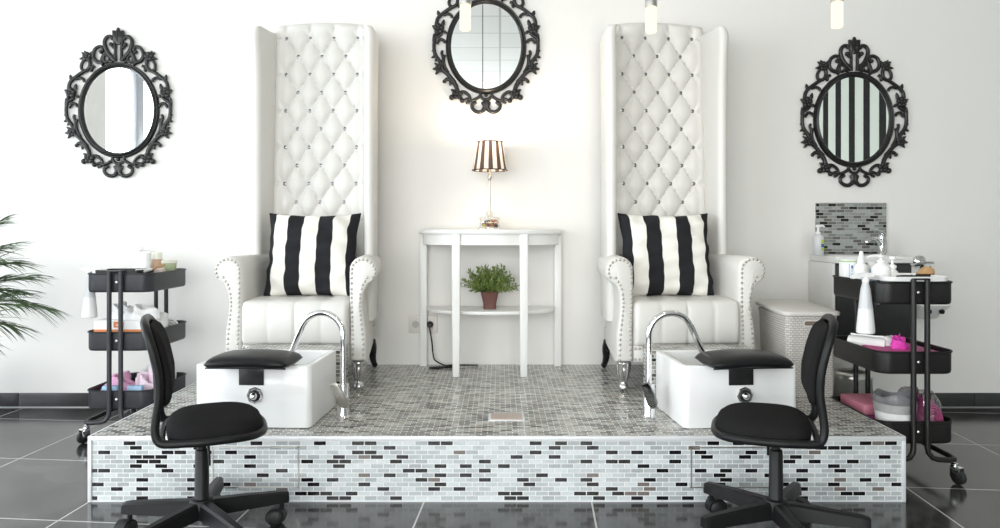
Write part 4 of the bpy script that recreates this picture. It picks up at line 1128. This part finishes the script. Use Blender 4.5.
# bottom tray
pb = thing('gift_pack', 'pale rose pack in clear film in the black trolley bottom tray', 'pack', (1.60, -.82, f1)); PB = pb.location
MB().box(1.53, 1.67, -.93, -.725, f1 + .0005, .215, .006).build('pack_base', M['plum'], pb, PB)
MB().box(1.528, 1.672, -.932, -.723, .2155, .262, .01).build('pack_top', M['palerose'], pb, PB)
bn = thing('paper_bin', 'small white bin with grey liner and round emblem in the black trolley', 'bin', (1.602, -1.035, f1)); BN = bn.location
R = []
for r, z in ((.060, .0005), (.064, .005), (.077, .125), (.074, .125), (.058, .012), (.02, .010)): R.append([(BN.x + r * cos(2 * pi * j / 26), BN.y + r * sin(2 * pi * j / 26), BN.z + z) for j in range(26)])
MB().loft(R).build('bin_body', M['whitematte'], bn, BN, smooth=50)
MB().lathe([(.0745, .106), (.0775, .107), (.080, .140), (.0745, .141)], (BN.x, BN.y, BN.z), 26).build('rim_band', M['grayband'], bn, BN, smooth=40)
R = []
for i, (r, z, w) in enumerate(((.066, .06, 0), (.071, .125, .0), (.0765, .142, .002), (.078, .160, .008), (.069, .174, .010), (.056, .15, .006), (.05, .11, .0))):
    R.append([(BN.x + (r + w * .6 * sin(5 * t)) * cos(t), BN.y + (r + w * .6 * sin(5 * t)) * sin(t), BN.z + z + w * sin(3 * t + 1)) for t in [2 * pi * j / 40 for j in range(40)]])
MB().loft(R, False, False).build('bin_liner', M['graybag'], bn, BN, smooth=60)
em = MB()
em.tube([(BN.x + .004 + .0135 * cos(2 * pi * j / 24), BN.y - .0725 - .0012 * (sin(2 * pi * j / 24)), BN.z + .070 + .0135 * sin(2 * pi * j / 24)) for j in range(24)], .0016, 6, closed=True)
for q in range(3):
    a_ = pi / 2 + q * 2 * pi / 3; em.ball((BN.x + .004 + .006 * cos(a_), BN.y - .0725, BN.z + .070 + .006 * sin(a_)), .0034, 8, 6, (1, .4, 1))
em.build('emblem', M['emblem'], bn, BN)
fl = thing('wrapped_fan', 'plum coloured bundle in crinkled clear film in the black trolley', 'pack', (1.728, -.98, f1)); FL = fl.location
mm = blob(.135, .21, .155, 41, .10); o = mm.build('bundle', M['plum'], fl); 
rb = MB()
for q in range(7):
    t = q / 6; rr = .045 + .055 * t
    rb.tube([(.048 * cos(a_) * (.4 + .6 * t) + .004, -.085 - .012 * sin(a_), rr * sin(a_) * 1.2 + .02) for a_ in [pi * .06 + pi * .7 * i / 12 for i in range(13)]], .0022, 6)
rb.build('folds', M['rose'], fl, smooth=60)
blob(.150, .235, .170, 44, .16).build('film', M['film'], fl, smooth=0)

for o in COL.objects:            # the whole black trolley stands a little further from the wall
    if o.parent is None and (o not in BEFORE2 or o.name == 'utility_trolley.001'): o.location.y -= .05
# ------------------------------------------------------------------ washstand, splashback, hamper, bin
tag(MB().box(1.768, 2.160, -.012, -.001, .862, 1.146).build('mosaic_splashback', M['mosaic_wall'], None, (1.947, -.001, .862), uv=boxuv, smooth=0), 'grey and black mosaic splashback panel on the wall above the washstand', 'splashback')
ws = thing('washstand', 'black washstand with white counter on the wall behind the black trolley', 'washstand', (1.90, -.15, .42)); WA = ws.location
R = []
# counter with a shallow sunken bowl
MB().box(1.735, 2.140, -.305, -.001, .822, .859, .006).build('counter', M['counter'], ws, WA)
MB().lathe([(.17, .8592), (.165, .862), (.15, .8625), (.135, .8605), (.05, .8595)], (1.93, -.165, 0), 32, sy=.72).build('basin', M['counter'], ws, WA, smooth=50)
cbx = MB().box(1.742, 2.134, -.285, -.002, .43, .8215, .002).build('cabinet', M['cabinet'], ws, WA)
MB().box(1.728, 1.7415, -.29, -.002, .425, .8215, .002).build('side_board', M['tablewhite'], ws, WA)
dd = MB().box(1.745, 1.933, -.298, -.2855, .435, .815, .002).build('door', M['cabinet'], ws, WA)
MB().tube([(1.918, -.302, .60), (1.918, -.315, .61), (1.918, -.315, .69), (1.918, -.302, .70)], .004, 8).build('handle', M['chrome'], dd, WA)
dd = MB().box(1.937, 2.133, -.298, -.2855, .435, .815, .002).build('door', M['cabinet'], ws, WA)
MB().tube([(1.952, -.302, .60), (1.952, -.315, .61), (1.952, -.315, .69), (1.952, -.302, .70)], .004, 8).build('handle', M['chrome'], dd, WA)
bt = thing('basin_tap', 'chrome lever mixer tap at the washstand below the mosaic splashback', 'tap', (2.085, -.10, .8595))
MB().lathe([(.026, .0002), (.026, .006), (.021, .012), (.020, .07), (.023, .085), (.023, .105), (.016, .115), (.005, .118)], n=20).build('tap_body', M['chrome'], bt, smooth=45)
MB().tube(smooth_path([(-.012, -.01, .055), (-.045, -.03, .085), (-.085, -.055, .09), (-.115, -.07, .078), (-.120, -.072, .066)], 5), .0115, 10).build('spout', M['chrome'], bt, smooth=60)
R = []
for x, z, w, t in ((.012, .108, .014, .008), (-.01, .122, .014, .007), (-.045, .132, .011, .005), (-.075, .134, .009, .004)): R.append([(x, p[0] - .01 - (.012 - x) * .4, z + p[1]) for p in rrect(w * 2, t * 2, t * .8, 3)])
MB().loft(R).build('lever', M['chrome'], bt, smooth=50)
sd = thing('soap_dispenser', 'clear soap dispenser with white pump before the mosaic splashback', 'dispenser', (1.693, -.20, .8595))
MB().lathe([(.024, .0005), (.027, .004), (.027, .098), (.022, .106), (.012, .112), (.011, .116)], n=22, sx=1.05).build('bottle', M['frost'], sd, smooth=50)
MB().box(.004, .018, -.0292, -.0262, .066, .084, .001).build('green_label', M['limeprint'], sd)
MB().box(.004, .018, -.0292, -.0262, .044, .062, .001).build('dark_label', M['navyprint'], sd)
MB().box(.004, .018, -.0292, -.0262, .026, .040, .001).build('lime_label', M['limeprint'], sd)
hd = MB().lathe([(.013, .114), (.014, .124), (.006, .128), (.005, .148), (.012, .150), (.013, .160), (.008, .163)], n=16); hd.tube([(0, 0, .156), (.02, -.004, .158), (.032, -.006, .152)], [.007, .006, .004], 8)
hd.build('pump', M['whiteplastic'], sd, smooth=50)
vh = thing('towel_hook', 'short chrome towel hook on round rosette beside the washstand', 'towel hook', (2.35, -.002, .815)); VA = vh.location  # wall hook for towels: round rosette with a short bar
MB().lathe([(.040, 0), (.040, .004), (.034, .012), (.018, .018), (.012, .022), (.012, .045), (.003, .046)], n=28, mx=T(2.35, -.002, .815) @ RX(pi / 2)).build('rosette', M['chrome'], vh, VA, smooth=45)
MB().tube([(2.27, -.055, .795), (2.315, -.05, .812), (2.35, -.045, .815), (2.40, -.048, .814)], .006, 8).build('bar', M['chrome'], vh, VA, smooth=60)
wh = thing('wall_bracket', 'white wall bracket with dark knobs low beside the washstand', 'bracket', (2.35, -.01, .54)); HA = wh.location
R = []
for w, d, z in ((.10, .06, .505), (.115, .08, .512), (.13, .10, .545), (.165, .14, .572), (.172, .148, .585), (.166, .142, .589)):
    R.append([(2.355 + x, -.002 - d / 2 + y, z) for x, y in rrect(w, d, .018, 4)])
MB().loft(R).build('bracket_body', M['whiteplastic'], wh, HA, smooth=40)
for x_ in (2.325, 2.395): MB().lathe([(.013, 0), (.013, .012), (.009, .016)], n=14, mx=T(x_, -.125, .552) @ RX(pi / 2)).build('knob', M['blackplastic'], wh, HA)

hm = thing('laundry_hamper', 'taupe woven plastic hamper with lid on the platform beside the throne', 'hamper', (1.40, -.61, PH), 0); HM = hm.location
R = []
for k, z in ((.905, .0008), (.93, .006), (.955, .2), (.985, .355), (1.01, .358), (1.01, .372), (.97, .372), (.93, .2), (.90, .012)):
    R.append(ring3(rrect(.235 * k, .36 * k, .03, 5), z))
def huv(p, n): return ((p.x if abs(n.y) > abs(n.x) else p.y), p.z)
MB().loft(R).build('basket', M['weave'], hm, smooth=40, uv=huv)
R = []
for w, d, z, r in ((.236, .36, .371, .03), (.258, .384, .373, .034), (.262, .388, .380, .036), (.258, .384, .388, .036), (.235, .36, .394, .04), (.12, .24, .399, .04), (.03, .1, .400, .01)):
    R.append([(x, y, z + .012 * (.5 - y / .38) * 0 + .016 * max(0, y / .19) ** 2) for x, y in rrect(w, d, r, 5)])
MB().loft(R).build('lid', M['hamperplastic'], hm, smooth=40)
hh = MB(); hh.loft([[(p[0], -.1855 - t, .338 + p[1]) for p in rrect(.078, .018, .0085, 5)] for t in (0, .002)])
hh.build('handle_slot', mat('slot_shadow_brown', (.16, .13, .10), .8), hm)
hr = MB(); oo, ii = rrect(.092, .032, .0155, 6), rrect(.080, .020, .0095, 6)
vs = [(p[0], -.1845 - t, .338 + p[1]) for t in (0, .005) for p in oo + ii]; n_ = len(oo); fs = []
for j in range(n_):
    k = (j + 1) % n_
    fs += [(2 * n_ + j, 2 * n_ + k, 3 * n_ + k, 3 * n_ + j), (j, k, 2 * n_ + k, 2 * n_ + j), (n_ + j, n_ + k, 3 * n_ + k, 3 * n_ + j)]
hr.add(vs, fs).build('handle_rim', M['hamperplastic'], hm)
pbn = thing('pedal_bin', 'brushed steel pedal bin on the floor under the washstand', 'bin', (1.795, -.36, 0)); 
MB().lathe([(.090, .0008), (.094, .004), (.094, .018), (.093, .02)], n=32).build('base_ring', M['blackplastic'], pbn)
MB().lathe([(.0925, .018), (.0925, .245), (.090, .247)], n=36).build('bin_body', M['satin'], pbn, smooth=40)
MB().lathe([(.0955, .246), (.096, .262), (.088, .274), (.05, .283), (.01, .285)], n=36).build('lid', M['satin'], pbn, smooth=50)
MB().box(-.02, .02, -.125, -.085, .006, .014, .003).build('pedal', M['blackplastic'], pbn)

# ------------------------------------------------------------------ pendant lamps
def pendant(label, x, zb, y=-1.325):
    root = thing('pendant_lamp', label, 'lamp', (x, y, H), 0, 'tube pendant lamps'); A = root.location
    MB().lathe([(.045, 0), (.045, -.018), (.04, -.022), (.006, -.024)], (x, y, H - .0005), 24).build('ceiling_rose', M['chrome'], root, A)
    MB().tube([(x, y, H - .02), (x, y, zb + .165)], .003, 8).build('cord', M['rubber'], root, A)
    MB().lathe([(.005, .175), (.016, .17), (.0225, .16), (.0225, .096), (.019, .094)], (x, y, zb), 24).build('cap', M['satin'], root, A, smooth=40)
    MB().lathe([(.019, .096), (.0207, .092), (.0207, .006), (.018, .001), (.004, 0)], (x, y, zb), 24).build('glowing_tube', M['bulb'], root, A, smooth=40)
    l_ = bpy.data.lights.new('pendant_light', 'POINT'); l_.energy = 2.2; l_.color = (1, .82, .6); l_.shadow_soft_size = .03
    lo = bpy.data.objects.new('pendant_light', l_); COL.objects.link(lo); lo.location = (x, y, zb - .04)
pendant('glowing tube pendant lamp in front of the oval mirror above the console', -.129, 1.737)
pendant('glowing tube pendant lamp in front of the throne back next to the hamper', .561, 1.728)
pendant('glowing tube pendant lamp near the stripe reflecting mirror', 1.252, 1.747)

# ------------------------------------------------------------------ palm
pm = thing('potted_palm', 'green feathery potted palm on the floor beside the charcoal trolley', 'plant', (-2.62, -.62, 0)); PM = pm.location
MB().lathe([(.13, .0008), (.14, .01), (.17, .30), (.172, .33), (.16, .33), (.155, .29), (.05, .28)], PM, 28).build('planter', M['planter'], pm, PM, smooth=45)
MB().lathe([(.15, .285), (.1, .30), (.01, .305)], PM, 20).build('soil', M['soil'], pm, PM)
def frond(pts, ll, seed, m=30):
    """arching stem with two ranks of narrow blades that sweep towards the tip"""
    rnd = random.Random(seed); fr = MB()
    pts = [base + (Vector(p) - base) * .93 + Vector((-.03, 0, -.02)) * min(1, (Vector(p) - base).length * 3) for p in pts]
    sp = smooth_path(pts, 12); k = len(sp)
    fr.tube(sp, [.0045 * (1 - .8 * i / k) for i in range(k)], 6)
    for i in range(m):
        t = .28 + .72 * i / (m - 1); f = t * (k - 1); j = min(k - 2, int(f)); p = sp[j].lerp(sp[j + 1], f - j)
        tg = (sp[j + 1] - sp[j]).normalized()
        for s in (-1, 1):
            sd_ = tg.cross(Vector((0, 0, 1))); sd_ = (sd_.normalized() if sd_.length > .05 else Vector((0, 1, 0))) * s
            up = sd_.cross(tg) * s
            L_ = ll * (sin(pi * (.16 + .72 * (t - .28) / .72)) ** .6) * rnd.uniform(.8, 1.12)
            dr_ = (tg * (1.05 + .5 * t) + sd_ * rnd.uniform(.45, .7) + Vector((0, 0, 1)) * rnd.uniform(.05, .38)).normalized()
            w = .0038; g = rnd.uniform(.25, .5)
            q = [p + dr_ * L_ * a - Vector((0, 0, 1)) * L_ * g * a * a for a in (0, .2, .45, .7, .88, 1)]
            nrm = dr_.cross(Vector((rnd.uniform(-.4, .4), rnd.uniform(-.4, .4), 1))).normalized()
            vs = []; ws = (.3, .9, 1, .75, .4, .05)
            for qq, ww in zip(q, ws): vs += [qq + nrm * w * ww, qq - nrm * w * ww, qq + Vector((0, 0, -.0025 * ww))]
            fs = []
            for a in range(5):
                b = a * 3; fs += [(b, b + 2, b + 5, b + 3), (b + 2, b + 1, b + 4, b + 5)]
            fr.add(vs, fs)
    return fr.build('frond', M['palmleaf'], pm, PM, smooth=0)
base = Vector((-2.62, -.62, .30))
tips = [  # two points along and the tip of every frond
    ((-2.56, -.64, .70), (-2.44, -.66, .90), (-2.24, -.68, .99)),
    ((-2.54, -.60, .62), (-2.40, -.58, .78), (-2.20, -.56, .83)),
    ((-2.53, -.66, .55), (-2.40, -.68, .68), (-2.18, -.70, .70)),
    ((-2.55, -.56, .56), (-2.42, -.50, .70), (-2.22, -.44, .66)),
    ((-2.54, -.72, .50), (-2.42, -.80, .58), (-2.26, -.86, .54)),
    ((-2.56, -.70, .66), (-2.48, -.78, .84), (-2.36, -.88, .86)),
    ((-2.58, -.58, .78), (-2.54, -.52, 1.0), (-2.46, -.44, 1.10)),
    ((-2.58, -.66, .48), (-2.50, -.70, .56), (-2.36, -.76, .56)),
    ((-2.55, -.62, .66), (-2.42, -.62, .86), (-2.26, -.62, .90)),
    ((-2.54, -.60, .58), (-2.44, -.60, .74), (-2.26, -.60, .76)),
    ((-2.56, -.68, .60), (-2.46, -.72, .80), (-2.30, -.78, .80)),
    ((-2.56, -.60, .50), (-2.46, -.60, .60), (-2.28, -.60, .58)),
    ((-2.57, -.66, .74), (-2.48, -.70, .94), (-2.32, -.74, .96)),
    ((-2.70, -.60, .72), (-2.84, -.58, .92), (-3.04, -.56, .98)),
    ((-2.72, -.68, .60), (-2.90, -.76, .72), (-3.10, -.80, .66)),
    ((-2.66, -.74, .70), (-2.72, -.90, .88), (-2.80, -1.06, .88)),
    ((-2.66, -.52, .66), (-2.76, -.42, .84), (-2.90, -.34, .86)),
]
for i, (a_, b_, c_) in enumerate(tips):
    frond([base + Vector((.03 * cos(i * 2.4), .03 * sin(i * 2.4), 0)), a_, b_, c_], .23, 50 + i)

# ------------------------------------------------------------------ light
def area(name, loc, rot, sx, sy, e, col):
    l_ = bpy.data.lights.new(name, 'AREA'); l_.shape = 'RECTANGLE'; l_.size = sx; l_.size_y = sy; l_.energy = e; l_.color = col
    o = bpy.data.objects.new(name, l_); COL.objects.link(o); o.location = loc; o.rotation_euler = rot
    return o
area('daylight_side_window', (XL - .3, -4.8, 1.5), (0, radians(-90), 0), 2.7, 3.2, 230, (.97, .985, 1))
area('daylight_near_window', (XL - .3, -1.4, 1.4), (0, radians(-90), 0), 2.6, 2.3, 112, (.95, .975, 1))
area('daylight_shop_front', ((XL + .3 + 1.6) / 2, YF - .3, 1.5), (radians(80), 0, 0), 5.3, 2.4, 315, (1, .972, .93))
l_ = bpy.data.lights.new('lamp_light', 'POINT'); l_.energy = 5.5; l_.color = (1, .82, .62); l_.shadow_soft_size = .026
lo = bpy.data.objects.new('lamp_light', l_); COL.objects.link(lo); lo.location = (lx, ly, lz + .455)
w = bpy.data.worlds.new('daylight_sky'); S.world = w; w.use_nodes = True
bg = w.node_tree.nodes['Background']; bg.inputs[0].default_value = (.86, .93, 1, 1); bg.inputs[1].default_value = 1.2

# ------------------------------------------------------------------ camera
cam = bpy.data.cameras.new('camera'); cam.sensor_width = 36; cam.lens = 36 * .70; cam.shift_y = -.035; cam.clip_end = 60
co = bpy.data.objects.new('camera', cam); COL.objects.link(co)
co.location = (0, -3.925, 1.0); co.rotation_euler = (radians(90), 0, 0)
S.camera = co
vs_ = S.view_settings
vs_.view_transform = 'Standard'; vs_.look = 'None'; vs_.gamma = 1; vs_.exposure = 0.08; vs_.use_curve_mapping = False
S.cycles.use_denoising = True
S.cycles.max_bounces = 10; S.cycles.diffuse_bounces = 5; S.cycles.glossy_bounces = 5; S.cycles.transparent_max_bounces = 12
